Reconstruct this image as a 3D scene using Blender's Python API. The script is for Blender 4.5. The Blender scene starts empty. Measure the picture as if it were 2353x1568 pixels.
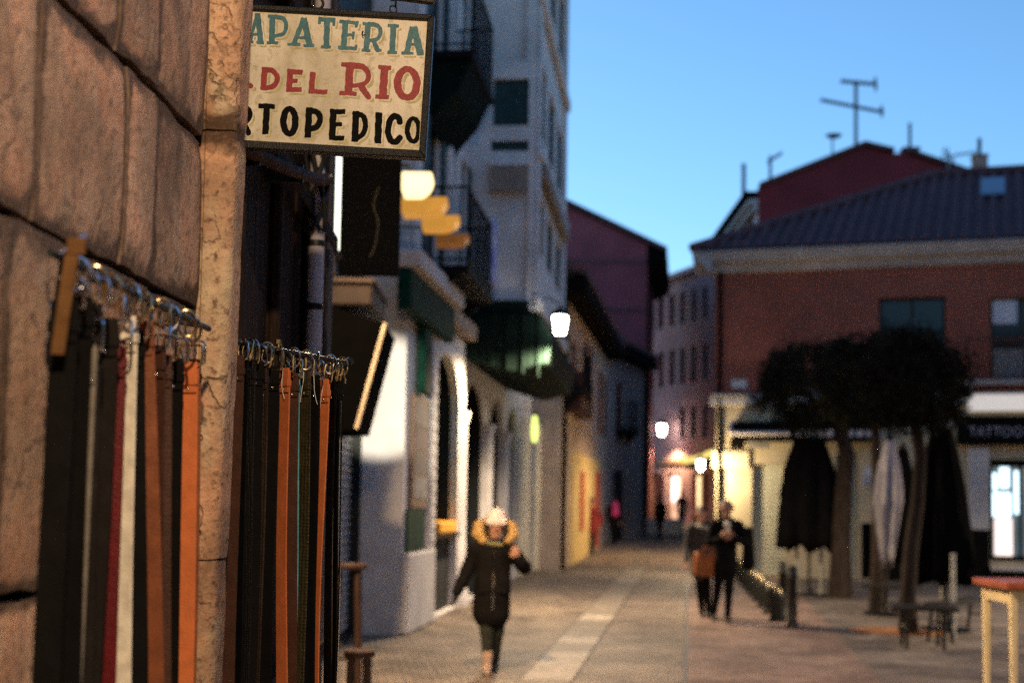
import bpy, bmesh, math, random
import numpy as np
from mathutils import Vector, Matrix, noise

random.seed(11)
rnd = random.Random(7)
scene = bpy.context.scene
col = scene.collection
R = math.radians

# ------------------------------------------------------------------ camera
FPX, IW, IH = 3266.7, 2352.0, 1568.0          # focal length in pixels of the 2352 px wide picture
PITCH, ROLL, SHIFT = R(4.15), R(1.0), 0.057
CAM_Z = 1.65
cam_data = bpy.data.cameras.new('camera')
cam = bpy.data.objects.new('camera', cam_data)
col.objects.link(cam)
cam_rot = Matrix.Rotation(math.pi / 2 + PITCH, 3, 'X') @ Matrix.Rotation(ROLL, 3, 'Z')
cam.matrix_world = Matrix.Translation((0, 0, CAM_Z)) @ cam_rot.to_4x4()
cam_data.lens = 50
cam_data.sensor_width = 36
cam_data.shift_y = SHIFT
cam_data.clip_start = 0.05
cam_data.clip_end = 3000
cam_data.dof.use_dof = True
cam_data.dof.focus_distance = 3.62
cam_data.dof.aperture_fstop = 2.7
scene.camera = cam

# ------------------------------------------------------------------ world, sun, exposure
world = bpy.data.worlds.new('World')
scene.world = world
world.use_nodes = True
wn = world.node_tree
sky = wn.nodes.new('ShaderNodeTexSky')
sky.sky_type = 'NISHITA'
sky.sun_disc = False
SUN_EL, SUN_ROT = R(6.5), R(-36)
sky.sun_elevation = SUN_EL
sky.sun_rotation = SUN_ROT
sky.altitude = 800
sky.air_density = 1.0
sky.dust_density = 0.4
sky.ozone_density = 3.6
wn.links.new(sky.outputs[0], wn.nodes['Background'].inputs[0])
wn.nodes['Background'].inputs[1].default_value = 0.15
sun_data = bpy.data.lights.new('sun', 'SUN')
sun_data.energy = 0.02
sun_data.angle = R(30)
sun_data.color = (1.0, 0.85, 0.75)
sun = bpy.data.objects.new('sun', sun_data)
col.objects.link(sun)
sun.rotation_euler = (math.pi / 2 - SUN_EL, 0, math.pi - SUN_ROT)
scene.view_settings.view_transform = 'Standard'
scene.view_settings.look = 'None'
scene.view_settings.exposure = 1.2
scene.view_settings.gamma = 1.0
scene.view_settings.use_curve_mapping = False
scene.render.engine = 'CYCLES'
scene.cycles.use_denoising = False
scene.cycles.max_bounces = 5
scene.cycles.diffuse_bounces = 2
scene.cycles.glossy_bounces = 2
scene.cycles.sample_clamp_indirect = 1.0

# ------------------------------------------------------------------ pixel -> place
def ground_h(y):
    t = max(0.0, y - 38.0)
    return 0.02 * t

def ray(px, py):
    v = Vector(((px - IW / 2) / FPX, (IH / 2 - py) / FPX + SHIFT * IW / FPX, -1.0))
    return cam_rot @ v

def pY(px, py, Y):
    d = ray(px, py)
    t = Y / d.y
    return Vector((d.x * t, Y, CAM_Z + d.z * t))

def pg(px, py):
    d = ray(px, py)
    t = -CAM_Z / d.z
    for _ in range(12):
        t = (ground_h(d.y * t) - CAM_Z) / d.z
    return Vector((d.x * t, d.y * t, ground_h(d.y * t)))

class Frame:
    """vertical plane: a runs along it, n out of it, z up"""
    def __init__(s, o, d):
        s.o = Vector((o[0], o[1], 0)); s.d = Vector((d[0], d[1], 0)).normalized()
        s.n = Vector((s.d.y, -s.d.x, 0))
    def p(s, a, n, z):
        return s.o + s.d * a + s.n * n + Vector((0, 0, z))
    def hit(s, px, py, n=0.0):
        r = ray(px, py); c = Vector((0, 0, CAM_Z))
        t = (s.o + s.n * n - c).dot(s.n) / r.dot(s.n)
        q = c + r * t
        return ((q - s.o).dot(s.d), q.z)

# ------------------------------------------------------------------ materials
def lin(h):
    h = h.lstrip('#')
    c = [int(h[i:i + 2], 16) / 255 for i in (0, 2, 4)]
    return tuple((x / 12.92 if x <= .04045 else ((x + .055) / 1.055) ** 2.4) for x in c)

MATS = {}
def mat(name, c, rough=.7, metal=0, var=.25, scale=6, c2=None, bump=.0, bscale=40, emit=None, estr=0, spec=.22, stretch=(1, 1, 1), coat=0, coords='Object', detail=5):
    if name in MATS:
        return MATS[name]
    m = bpy.data.materials.new(name); m.use_nodes = True
    nt = m.node_tree; N = nt.nodes; L = nt.links
    b = N['Principled BSDF']
    b.inputs['Roughness'].default_value = rough
    b.inputs['Metallic'].default_value = metal
    b.inputs['Specular IOR Level'].default_value = spec
    b.inputs['Coat Weight'].default_value = coat
    tc = N.new('ShaderNodeTexCoord')
    mp = N.new('ShaderNodeMapping'); mp.inputs['Scale'].default_value = stretch
    L.new(tc.outputs[coords], mp.inputs[0])
    nz = N.new('ShaderNodeTexNoise'); nz.inputs['Scale'].default_value = scale; nz.inputs['Detail'].default_value = detail
    nz.inputs['Roughness'].default_value = .62
    L.new(mp.outputs[0], nz.inputs['Vector'])
    rp = N.new('ShaderNodeValToRGB')
    if c2 is None:
        c2 = tuple(x * (1 - var) for x in c); c1 = tuple(min(1, x * (1 + var * .6)) for x in c)
    else:
        c1 = c
    rp.color_ramp.elements[0].position = .35; rp.color_ramp.elements[1].position = .68
    rp.color_ramp.elements[0].color = (*c2, 1); rp.color_ramp.elements[1].color = (*c1, 1)
    L.new(nz.outputs[0], rp.inputs[0]); L.new(rp.outputs[0], b.inputs['Base Color'])
    if bump:
        n2 = N.new('ShaderNodeTexNoise'); n2.inputs['Scale'].default_value = bscale; n2.inputs['Detail'].default_value = 6
        L.new(mp.outputs[0], n2.inputs['Vector'])
        bp = N.new('ShaderNodeBump'); bp.inputs['Strength'].default_value = bump; bp.inputs['Distance'].default_value = .02
        L.new(n2.outputs[0], bp.inputs['Height']); L.new(bp.outputs[0], b.inputs['Normal'])
    if emit:
        b.inputs['Emission Color'].default_value = (*emit, 1); b.inputs['Emission Strength'].default_value = estr
    MATS[name] = m
    return m

# ------------------------------------------------------------------ mesh building
class MB:
    def __init__(s):
        s.v = []; s.f = []; s.smooth = []
    def add(s, vs, fs, smooth=False):
        o = len(s.v); s.v += [Vector(v) for v in vs]
        s.f += [tuple(i + o for i in f) for f in fs]; s.smooth += [smooth] * len(fs)
        return s
    def hexa(s, p):   # 8 corners: bottom ring 0-3, top ring 4-7
        return s.add(p, [(3, 2, 1, 0), (4, 5, 6, 7), (0, 1, 5, 4), (1, 2, 6, 5), (2, 3, 7, 6), (3, 0, 4, 7)])
    def box(s, x0, x1, y0, y1, z0, z1):
        return s.hexa([(x0, y0, z0), (x1, y0, z0), (x1, y1, z0), (x0, y1, z0), (x0, y0, z1), (x1, y0, z1), (x1, y1, z1), (x0, y1, z1)])
    def fbox(s, F, a0, a1, n0, n1, z0, z1):
        # n1 is the outer face
        return s.hexa([F.p(a0, n1, z0), F.p(a1, n1, z0), F.p(a1, n0, z0), F.p(a0, n0, z0), F.p(a0, n1, z1), F.p(a1, n1, z1), F.p(a1, n0, z1), F.p(a0, n0, z1)])
    def obox(s, c, ex, ey, ez, hx, hy, hz):
        c = Vector(c); r = []
        for k in (-1, 1):
            for (i, j) in ((-1, -1), (1, -1), (1, 1), (-1, 1)):
                r.append(c + ex * (i * hx) + ey * (j * hy) + ez * (k * hz))
        return s.hexa(r)
    def prism(s, poly, ext):
        """poly: 3-D points in a plane, ext: extrusion vector"""
        n = len(poly); ext = Vector(ext); p = [Vector(q) for q in poly]
        fs = [tuple(range(n)), tuple(range(2 * n - 1, n - 1, -1))]
        fs += [(i, i + n, (i + 1) % n + n, (i + 1) % n) for i in range(n)]
        return s.add(p + [q + ext for q in p], fs)
    def tube(s, pts, r, seg=8, closed=False, cap=True, flat=None):
        pts = [Vector(p) for p in pts]; n = len(pts)
        rs = r if isinstance(r, (list, tuple)) else [r] * n
        vs = []; up = None
        for i, p in enumerate(pts):
            a = pts[(i - 1) % n] if (closed or i > 0) else p
            b = pts[(i + 1) % n] if (closed or i < n - 1) else p
            t = (b - a).normalized()
            if up is None:
                up = Vector((0, 0, 1)) if abs(t.z) < .9 else Vector((0, 1, 0))
            sd = t.cross(up).normalized(); up = sd.cross(t).normalized()
            for k in range(seg):
                w = 2 * math.pi * k / seg
                vs.append(p + sd * (math.cos(w) * rs[i]) + up * (math.sin(w) * rs[i] * (flat or 1)))
        fs = []
        m = n if closed else n - 1
        for i in range(m):
            j = (i + 1) % n
            for k in range(seg):
                fs.append((i * seg + k, i * seg + (k + 1) % seg, j * seg + (k + 1) % seg, j * seg + k))
        if cap and not closed:
            fs.append(tuple(range(seg - 1, -1, -1))); fs.append(tuple((n - 1) * seg + k for k in range(seg)))
        return s.add(vs, fs, True)
    def lathe(s, c, prof, seg=16, sx=1, sy=1):
        c = Vector(c); vs = []; n = len(prof)
        for (r, z) in prof:
            for k in range(seg):
                w = 2 * math.pi * k / seg
                vs.append(c + Vector((math.cos(w) * r * sx, math.sin(w) * r * sy, z)))
        fs = [(i * seg + k, i * seg + (k + 1) % seg, (i + 1) * seg + (k + 1) % seg, (i + 1) * seg + k) for i in range(n - 1) for k in range(seg)]
        fs.append(tuple(range(seg - 1, -1, -1))); fs.append(tuple((n - 1) * seg + k for k in range(seg)))
        return s.add(vs, fs, True)
    def build(s, name, m, parent=None, bevel=0, label=None):
        off = wloc(parent) if parent else Vector((0, 0, 0))
        me = bpy.data.meshes.new(name)
        me.from_pydata([tuple(v - off) for v in s.v], [], s.f)
        me.update()
        bm = bmesh.new(); bm.from_mesh(me)
        bmesh.ops.recalc_face_normals(bm, faces=bm.faces)
        if bevel:
            bmesh.ops.bevel(bm, geom=list(bm.edges), offset=bevel, segments=1, affect='EDGES', profile=.5)
        bm.to_mesh(me); bm.free()
        if not bevel:
            me.polygons.foreach_set('use_smooth', s.smooth)
        if any(s.smooth) and not bevel:
            try:
                me.set_sharp_from_angle(angle=R(50))
            except Exception:
                pass
        o = bpy.data.objects.new(name, me); col.objects.link(o)
        me.materials.append(m)
        if parent:
            o.parent = parent
        if label:
            o['label'] = label
        return o

def wloc(o):
    v = Vector(o.location)
    while o.parent:
        o = o.parent; v += Vector(o.location)
    return v

def thing(name, label, cat, loc=(0, 0, 0), group=None):
    o = bpy.data.objects.new(name, None); col.objects.link(o)
    o.empty_display_size = .1
    o.location = loc; o['label'] = label; o['category'] = cat
    if group: o['group'] = group
    return o

def tag(o, label, cat, group=None):
    o['label'] = label; o['category'] = cat
    if group: o['group'] = group
    return o

def struct(o):
    o['kind'] = 'structure'; return o

def copy_tree(o, parent=None):
    c = o.copy(); col.objects.link(c); c.parent = parent
    for ch in list(o.children):
        copy_tree(ch, c)
    return c

def point_light(name, parent, loc, watts, color, radius=.1, spot=None, rot=None):
    ld = bpy.data.lights.new(name, 'SPOT' if spot else 'POINT')
    ld.energy = watts; ld.color = color; ld.shadow_soft_size = radius
    if spot:
        ld.spot_size = R(spot); ld.spot_blend = .45
    o = bpy.data.objects.new(name, ld); col.objects.link(o)
    o.parent = parent
    o.location = Vector(loc) - wloc(parent)
    if rot is not None:
        o.rotation_euler = rot
    return o

WARM = (1.0, .66, .36)

# ================================================================== ground
def strip(name, m, left, right, y0, y1, dz, step=2.0):
    mb = MB(); ys = []; y = y0
    while y < y1 - 1e-6:
        ys.append(y); y += step
    ys.append(y1)
    vs = []
    for y in ys:
        vs += [(left(y), y, ground_h(y) + dz), (right(y), y, ground_h(y) + dz)]
    mb.add(vs, [(2 * i, 2 * i + 1, 2 * i + 3, 2 * i + 2) for i in range(len(ys) - 1)])
    return struct(mb.build(name, m))

def paving(name, c1, c2, mortar, sx, sy, rot=0.0, rough=.72, bump=.5, spec=.16, offs=.5, cell='brick'):
    m = mat(name, c1, rough=rough, spec=spec, c2=c2, scale=.7)
    nt = m.node_tree; N = nt.nodes; L = nt.links; b = N['Principled BSDF']
    tc = N.new('ShaderNodeTexCoord'); mp = N.new('ShaderNodeMapping'); mp.inputs['Rotation'].default_value = (0, 0, rot)
    L.new(tc.outputs['Object'], mp.inputs[0])
    br = N.new('ShaderNodeTexBrick'); br.inputs['Scale'].default_value = 1
    br.inputs['Brick Width'].default_value = sx; br.inputs['Row Height'].default_value = sy
    br.inputs['Mortar Size'].default_value = .012; br.inputs['Mortar Smooth'].default_value = .5; br.offset = offs
    br.inputs['Color1'].default_value = (1, 1, 1, 1); br.inputs['Color2'].default_value = (.62, .6, .58, 1)
    br.inputs['Mortar'].default_value = (*mortar, 1)
    L.new(mp.outputs[0], br.inputs['Vector'])
    mx = N.new('ShaderNodeMixRGB'); mx.blend_type = 'MULTIPLY'; mx.inputs[0].default_value = 1
    src = b.inputs['Base Color'].links[0].from_socket
    # large worn patches
    n3 = N.new('ShaderNodeTexNoise'); n3.inputs['Scale'].default_value = .8; n3.inputs['Detail'].default_value = 9; n3.inputs['Roughness'].default_value = .78
    L.new(tc.outputs['Object'], n3.inputs['Vector'])
    r3 = N.new('ShaderNodeValToRGB'); r3.color_ramp.elements[0].position = .35; r3.color_ramp.elements[1].position = .65
    r3.color_ramp.elements[0].position = .40; r3.color_ramp.elements[1].position = .60; r3.color_ramp.elements[0].color = (.48, .46, .46, 1); r3.color_ramp.elements[1].color = (1.2, 1.18, 1.14, 1)
    L.new(n3.outputs[0], r3.inputs[0])
    m2 = N.new('ShaderNodeMixRGB'); m2.blend_type = 'MULTIPLY'; m2.inputs[0].default_value = 1
    L.new(src, mx.inputs[1]); L.new(br.outputs['Color'], mx.inputs[2])
    L.new(mx.outputs[0], m2.inputs[1]); L.new(r3.outputs[0], m2.inputs[2])
    L.new(m2.outputs[0], b.inputs['Base Color'])
    n2 = N.new('ShaderNodeTexNoise'); n2.inputs['Scale'].default_value = 18; L.new(tc.outputs['Object'], n2.inputs['Vector'])
    ad = N.new('ShaderNodeMath'); ad.operation = 'MULTIPLY_ADD'; ad.inputs[1].default_value = -1.2
    L.new(br.outputs['Fac'], ad.inputs[0]); L.new(n2.outputs[0], ad.inputs[2])
    bp = N.new('ShaderNodeBump'); bp.inputs['Strength'].default_value = bump; bp.inputs['Distance'].default_value = .015
    L.new(ad.outputs[0], bp.inputs['Height']); L.new(bp.outputs[0], b.inputs['Normal'])
    return m

M_plaza = paving('plaza paving', (.22, .19, .17), (.15, .13, .12), (.35, .33, .3), .6, .3, R(-7))
M_cobble = paving('cobbles', (.36, .30, .24), (.24, .20, .17), (.3, .28, .25), .17, .11, R(-7), rough=.68, bump=.9)
M_red = paving('reddish paving', (.31, .225, .19), (.21, .15, .13), (.45, .4, .36), .4, .2, R(-7))
M_slab = mat('pale slab', (.38, .33, .265), rough=.7, var=.3, scale=5, bump=.25, bscale=50)
M_slabd = mat('dull slab', (.20, .17, .138), rough=.7, var=.3, scale=5, bump=.25, bscale=50)

strip('ground', M_plaza, lambda y: -220, lambda y: 220, -60, 420, 0, 4)
Lf = lambda y: -1.6 + .105 * (y - 17.7)
Sl = lambda y: .51 + .124 * (y - 14.6)
Rt = lambda y: 1.62 + .125 * (y - 13.3)
road = strip('road', M_cobble, lambda y: Sl(y) + .27, Rt, -4, 70, .004)
roadl = strip('lane', M_cobble, lambda y: Lf(y) - 2.0, lambda y: Sl(y) - .27, -4, 70, .0042)
redp = strip('pavement', M_red, lambda y: Rt(y) + .05, lambda y: Rt(y) + 1.9 + .02 * (y - 13), -4, 34, .0044)
# dark drainage line between road and pavement, pale slabs down the middle: each a piece of the road
slab_mb = None
sd = Vector((.124, 1, 0)).normalized(); sx_ = Vector((sd.y, -sd.x, 0))
k = 0; y = 9.0
while y < 46:
    L_ = .86 if k % 2 else .9
    yc = y + L_ / 2
    c = Vector((Sl(yc), yc, ground_h(yc) + .004))
    mb = MB().obox(c, sx_, sd, Vector((0, 0, 1)), .235, L_ / 2 - .016, .012)
    pale = k in (5, 6, 7, 9, 13, 25)
    o = mb.build('slab', M_slab if pale else M_slabd, road)
    y += L_; k += 1
strip('kerb_line', mat('kerb stone', (.07, .065, .06), rough=.6, var=.3), lambda y: Rt(y) + .002, lambda y: Rt(y) + .05, -4, 60, .006)

# ================================================================== near stone building (left edge)
def stone_mat(name, c1, c2, dark, crack=.0, cscale=5, rough=.75, bump=.5, tint=None, bands=()):
    m = mat(name, c1, rough=rough, c2=c2, scale=4.5, detail=8)
    nt = m.node_tree; N = nt.nodes; L = nt.links; b = N['Principled BSDF']
    tc = N.new('ShaderNodeTexCoord')
    src = b.inputs['Base Color'].links[0].from_socket
    def mul(src, fac_socket, colr, mode='MIX'):
        mx = N.new('ShaderNodeMixRGB'); mx.blend_type = mode
        L.new(fac_socket, mx.inputs[0]); L.new(src, mx.inputs[1]); mx.inputs[2].default_value = (*colr, 1)
        return mx.outputs[0]
    def nramp(scale, lo, hi, detail=8, st=(1, 1, 1), dist=0):
        mp = N.new('ShaderNodeMapping'); mp.inputs['Scale'].default_value = st; L.new(tc.outputs['Object'], mp.inputs[0])
        n = N.new('ShaderNodeTexNoise'); n.inputs['Scale'].default_value = scale; n.inputs['Detail'].default_value = detail
        n.inputs['Distortion'].default_value = dist; n.inputs['Roughness'].default_value = .68
        L.new(mp.outputs[0], n.inputs['Vector'])
        r = N.new('ShaderNodeValToRGB'); r.color_ramp.elements[0].position = lo; r.color_ramp.elements[1].position = hi
        L.new(n.outputs[0], r.inputs[0]); return r.outputs[0], n.outputs[0]
    if tint:
        fp, _ = nramp(3.4, .42, .60, 4, dist=.5)
        src = mul(src, fp, (c1[0] * .98, c1[1] * .80, c1[2] * .74), 'MIX')
        fq, _ = nramp(5.1, .52, .66, 4, (1, 1, .5), dist=.3)
        src = mul(src, fq, (c1[0] * .92, c1[1] * 1.06, c1[2] * 1.08), 'MIX')
        sx = N.new('ShaderNodeSeparateXYZ'); L.new(tc.outputs['Object'], sx.inputs[0])
        _, hn = nramp(7.0, .4, .6, 8, (1, 1, 1.6), dist=.8)
        for zj in bands:
            s1 = N.new('ShaderNodeMath'); s1.operation = 'SUBTRACT'; L.new(sx.outputs[2], s1.inputs[0]); s1.inputs[1].default_value = zj
            s2 = N.new('ShaderNodeMath'); s2.operation = 'ABSOLUTE'; L.new(s1.outputs[0], s2.inputs[0])
            s3 = N.new('ShaderNodeMath'); s3.operation = 'MULTIPLY_ADD'; L.new(s2.outputs[0], s3.inputs[0]); s3.inputs[1].default_value = 4.5; L.new(hn, s3.inputs[2])
            rj = N.new('ShaderNodeValToRGB'); rj.color_ramp.elements[0].position = .55; rj.color_ramp.elements[1].position = .73
            rj.color_ramp.elements[0].color = (1, 1, 1, 1); rj.color_ramp.elements[1].color = (0, 0, 0, 1)
            L.new(s3.outputs[0], rj.inputs[0])
            src = mul(src, rj.outputs[0], tuple(x * .55 for x in dark))
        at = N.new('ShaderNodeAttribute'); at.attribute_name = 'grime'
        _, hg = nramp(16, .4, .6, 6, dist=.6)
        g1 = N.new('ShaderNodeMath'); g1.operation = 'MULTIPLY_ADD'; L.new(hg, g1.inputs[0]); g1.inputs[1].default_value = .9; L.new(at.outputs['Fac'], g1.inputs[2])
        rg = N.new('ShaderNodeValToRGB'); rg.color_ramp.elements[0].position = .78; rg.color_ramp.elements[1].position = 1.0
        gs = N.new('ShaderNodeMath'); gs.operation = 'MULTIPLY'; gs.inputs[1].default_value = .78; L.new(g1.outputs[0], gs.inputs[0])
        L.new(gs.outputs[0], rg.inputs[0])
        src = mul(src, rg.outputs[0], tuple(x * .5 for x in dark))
    f1, _ = nramp(2.6, .46, .74, 6, dist=.9)                    # big dirt patches
    src = mul(src, f1, tuple(x * .8 for x in dark))
    f2, h2 = nramp(46 if tint else 34, .53, .66, 7)                        # speckle
    src = mul(src, f2, dark)
    f3, _ = nramp(9, .54, .72, 5, (1, 1, .2))               # vertical runs
    src = mul(src, f3, tuple((x + y) / 2 for x, y in zip(dark, c2)))
    hs = h2
    if crack:
        n = N.new('ShaderNodeTexNoise'); n.inputs['Scale'].default_value = cscale * 1.6; n.inputs['Detail'].default_value = 6
        L.new(tc.outputs['Object'], n.inputs['Vector'])
        ad = N.new('ShaderNodeMixRGB'); ad.inputs[0].default_value = .22
        L.new(tc.outputs['Object'], ad.inputs[1]); L.new(n.outputs['Color'], ad.inputs[2])
        mp = N.new('ShaderNodeMapping'); mp.inputs['Scale'].default_value = (1.6, 1.6, .8); L.new(ad.outputs[0], mp.inputs[0])
        vo = N.new('ShaderNodeTexVoronoi'); vo.feature = 'DISTANCE_TO_EDGE'; vo.inputs['Scale'].default_value = cscale
        L.new(mp.outputs[0], vo.inputs['Vector'])
        r = N.new('ShaderNodeValToRGB'); r.color_ramp.elements[0].position = .004; r.color_ramp.elements[1].position = .022
        r.color_ramp.elements[0].color = (1, 1, 1, 1); r.color_ramp.elements[1].color = (0, 0, 0, 1)
        L.new(vo.outputs['Distance'], r.inputs[0])
        fm, _ = nramp(3.1, .46, .62)                        # cracks only in places
        ml = N.new('ShaderNodeMath'); ml.operation = 'MULTIPLY'; L.new(r.outputs[0], ml.inputs[0]); L.new(fm, ml.inputs[1])
        m3 = N.new('ShaderNodeMath'); m3.operation = 'MULTIPLY'; m3.inputs[1].default_value = crack; L.new(ml.outputs[0], m3.inputs[0])
        src = mul(src, m3.outputs[0], tuple(x * .45 for x in dark))
        sb = N.new('ShaderNodeMath'); sb.operation = 'SUBTRACT'; L.new(h2, sb.inputs[0]); L.new(m3.outputs[0], sb.inputs[1]); hs = sb.outputs[0]
    oi = N.new('ShaderNodeObjectInfo'); mr = N.new('ShaderNodeMapRange'); mr.inputs[3].default_value = .80; mr.inputs[4].default_value = 1.14
    L.new(oi.outputs['Random'], mr.inputs[0])
    vm = N.new('ShaderNodeVectorMath'); vm.operation = 'SCALE'; L.new(src, vm.inputs[0]); L.new(mr.outputs[0], vm.inputs['Scale'])
    L.new(vm.outputs[0] if tint else src, b.inputs['Base Color'])
    bp = N.new('ShaderNodeBump'); bp.inputs['Strength'].default_value = bump; bp.inputs['Distance'].default_value = .012
    L.new(hs, bp.inputs['Height']); L.new(bp.outputs[0], b.inputs['Normal'])
    return m

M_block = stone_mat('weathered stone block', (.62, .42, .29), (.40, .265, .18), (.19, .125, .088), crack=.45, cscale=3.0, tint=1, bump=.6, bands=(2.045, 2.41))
M_pil = stone_mat('pink stone pilaster', (.62, .42, .27), (.47, .27, .165), (.13, .075, .045), crack=.75, cscale=4.6, bump=1.0, tint=1, bands=(2.435,))
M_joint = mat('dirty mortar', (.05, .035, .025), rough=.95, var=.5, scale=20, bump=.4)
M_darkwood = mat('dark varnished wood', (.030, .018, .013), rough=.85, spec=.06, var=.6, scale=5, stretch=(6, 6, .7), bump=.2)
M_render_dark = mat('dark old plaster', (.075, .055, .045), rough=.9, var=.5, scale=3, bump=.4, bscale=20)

FA = Frame((-.70, 2.06), (.043, .999))
A = thing('stone_building', 'weathered tan stone building with leather belts hung on its street wall', 'building', (-1.4, 2.0, 0))
A_core = MB()
A_core.fbox(FA, -6, .93, -4.5, -.045, 0, 9.5)
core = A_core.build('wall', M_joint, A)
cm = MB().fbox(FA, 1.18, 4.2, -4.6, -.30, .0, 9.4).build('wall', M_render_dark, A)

def wob(v, s, amp):
    return noise.noise(Vector(v) * s) * amp

def stone(a0, a1, z0, z1, F, n0, nf, m, parent, nx=7, nz=7, amp=.004, edge=.0095, seed=0.0, rc=0.008):
    """one dressed stone: gridded face with worn, uneven edges"""
    mb = MB(); vs = []
    for j in range(nz + 1):
        for i in range(nx + 1):
            u = i / nx; w = j / nz
            a = a0 + (a1 - a0) * u; z = z0 + (z1 - z0) * w
            e = min(min(u, 1 - u) * (a1 - a0), min(w, 1 - w) * (z1 - z0))
            n = nf + wob((a + seed, z, seed), 4.0, amp) + wob((a, z, seed + 3), 16, amp * .5)
            if e < 1e-6:
                n -= rc * (1 + .9 * noise.noise(Vector((a * 9, z * 9, seed)))) * (.3 if i in (0, nx) and j not in (0, nz) else 1)
                if i in (0, nx): a += (1 if i == 0 else -1) * abs(wob((z * 1.0, seed, a), 11, edge * .5))
                if j in (0, nz): z += (1 if j == 0 else -1) * abs(wob((a, seed, z), 11, edge * 1.6))
            vs.append(F.p(a, n, z))
    nv = len(vs)
    fs = [(j * (nx + 1) + i, j * (nx + 1) + i + 1, (j + 1) * (nx + 1) + i + 1, (j + 1) * (nx + 1) + i) for j in range(nz) for i in range(nx)]
    rim = [i for i in range(nx + 1)] + [(j + 1) * (nx + 1) - 1 for j in range(1, nz + 1)] + [nz * (nx + 1) + i for i in range(nx - 1, -1, -1)] + [j * (nx + 1) for j in range(nz - 1, 0, -1)]
    back = []
    for q in rim:
        p = vs[q]; d = (p - F.o).dot(F.n)
        back.append(p + F.n * (n0 - d))
    vs += back
    m_ = len(rim)
    fs += [(rim[(i + 1) % m_], rim[i], nv + i, nv + (i + 1) % m_) for i in range(m_)]
    mb.add(vs, fs, True)
    ob = mb.build('stone_block', m, parent)
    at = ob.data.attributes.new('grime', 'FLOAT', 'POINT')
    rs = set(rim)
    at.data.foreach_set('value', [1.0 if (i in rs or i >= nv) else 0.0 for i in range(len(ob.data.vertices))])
    return ob

zc = [0, .46, .98, 1.505, 2.045, 2.41, 2.93, 3.5, 4.1, 4.7, 5.4]
for c in range(len(zc) - 1):
    z0, z1 = zc[c], zc[c + 1]
    if c == 5: cuts = [-2.6, -1.3, -.55, 0.02, .34, .565, .91]
    elif c == 4: cuts = [-2.6, -1.6, -.8, .0, .40, .575, .91]
    elif c == 3: cuts = [-2.6, -1.7, -.95, -.1, .575, .91]
    elif c == 6: cuts = [-2.6, -1.6, -.7, .1, .55, .91]
    else:
        cuts = [-2.6]; q = -2.6 + .5 + .4 * rnd.random()
        while q < .5:
            cuts.append(q); q += .55 + .35 * rnd.random()
        cuts.append(.91)
    for i in range(len(cuts) - 1):
        g = .0028 if c not in (4, 5) else .0042
        if cuts[i + 1] < -1.8: continue
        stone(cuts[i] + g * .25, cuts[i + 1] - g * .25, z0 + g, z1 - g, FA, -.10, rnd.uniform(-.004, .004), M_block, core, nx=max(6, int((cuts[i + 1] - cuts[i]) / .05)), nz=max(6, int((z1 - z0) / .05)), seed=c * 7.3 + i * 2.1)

# pilaster beside the belts: stones with a rounded outer arris and a small left-hand moulding
PY = 3.0
pil = thing('stone_pilaster', 'cracked pinkish stone pilaster between the two belt rails', 'pilaster', (-.62, 3.1, 0))
_rt, _rb = pY(581, 0, 3.10), pY(511, 1568, 3.10)
_lt, _lb = pY(460, 0, 3.0), pY(430, 1000, 3.0)
def pil_profile(z):
    # (x, y) outline from the wall groove round to the recess; batters in slightly downwards
    xr = _rb.x + (_rt.x - _rb.x) * (z - _rb.z) / (_rt.z - _rb.z)
    xl = _lb.x + (_lt.x - _lb.x) * (z - _lb.z) / (_lt.z - _lb.z)
    pr = [(xl - .05, PY + .03), (xl, PY + .03), (xl + .002, PY + .004), (xl + .006, PY), (xl + .019, PY), (xl + .022, PY - .006), (xl + .03, PY - .007)]
    n = 7
    for i in range(1, n + 1):
        pr.append((xl + .03 + (xr - .024 - xl - .03) * i / n, PY - .007))
    for i in range(1, 6):
        w = R(90) * i / 5
        pr.append((xr - .024 + .024 * math.sin(w), PY - .007 + .024 * (1 - math.cos(w))))
    pr += [(xr, PY + .04), (xr, PY + .07), (xr, PY + .1), (xr - .2, PY + .1)]
    return pr
pz = [0, .85, 1.52, 2.435, 3.4, 4.6, 6.2, 8.0]
for i in range(len(pz) - 1):
    mb = MB(); vs = []; z0, z1 = pz[i] + .002, pz[i + 1] - .002
    nz = max(4, int((z1 - z0) / .035)); npf = len(pil_profile(0))
    for j in range(nz + 1):
        z = z0 + (z1 - z0) * j / nz
        e = min(j, nz - j) / nz * (z1 - z0)
        for kx, (x, y) in enumerate(pil_profile(z)):
            d = wob((x * 2 + i, y, z), 7, .0035) + wob((x * 3, y + 9, z), 30, .0016)
            chip = max(0, noise.noise(Vector((x * 12, i * 3.1, z * 9))) - .25) * .012
            if e < .02: d -= .004 * (1 + noise.noise(Vector((x * 25, z0, 2)))) * (1 - e / .02)
            ang = (x + .62) * 8
            vs.append((x + (d - chip) * (.2 if kx < 12 else .8), y - (d - chip) * (.9 if kx < 14 else .3), z + (wob((x, y, i), 14, .006) if e < .001 else 0)))
    fs = [(j * npf + k_, j * npf + k_ + 1, (j + 1) * npf + k_ + 1, (j + 1) * npf + k_) for j in range(nz) for k_ in range(npf - 1)]
    fs += [tuple(range(npf - 1, -1, -1)), tuple(nz * npf + k_ for k_ in range(npf))]
    mb.add(vs, fs, True)
    mb.build('stone_block', M_pil, pil)
MB().box(-.9, -.66, PY + .03, PY + .09, 0, 8).build('mortar_core', M_joint, pil)

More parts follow.
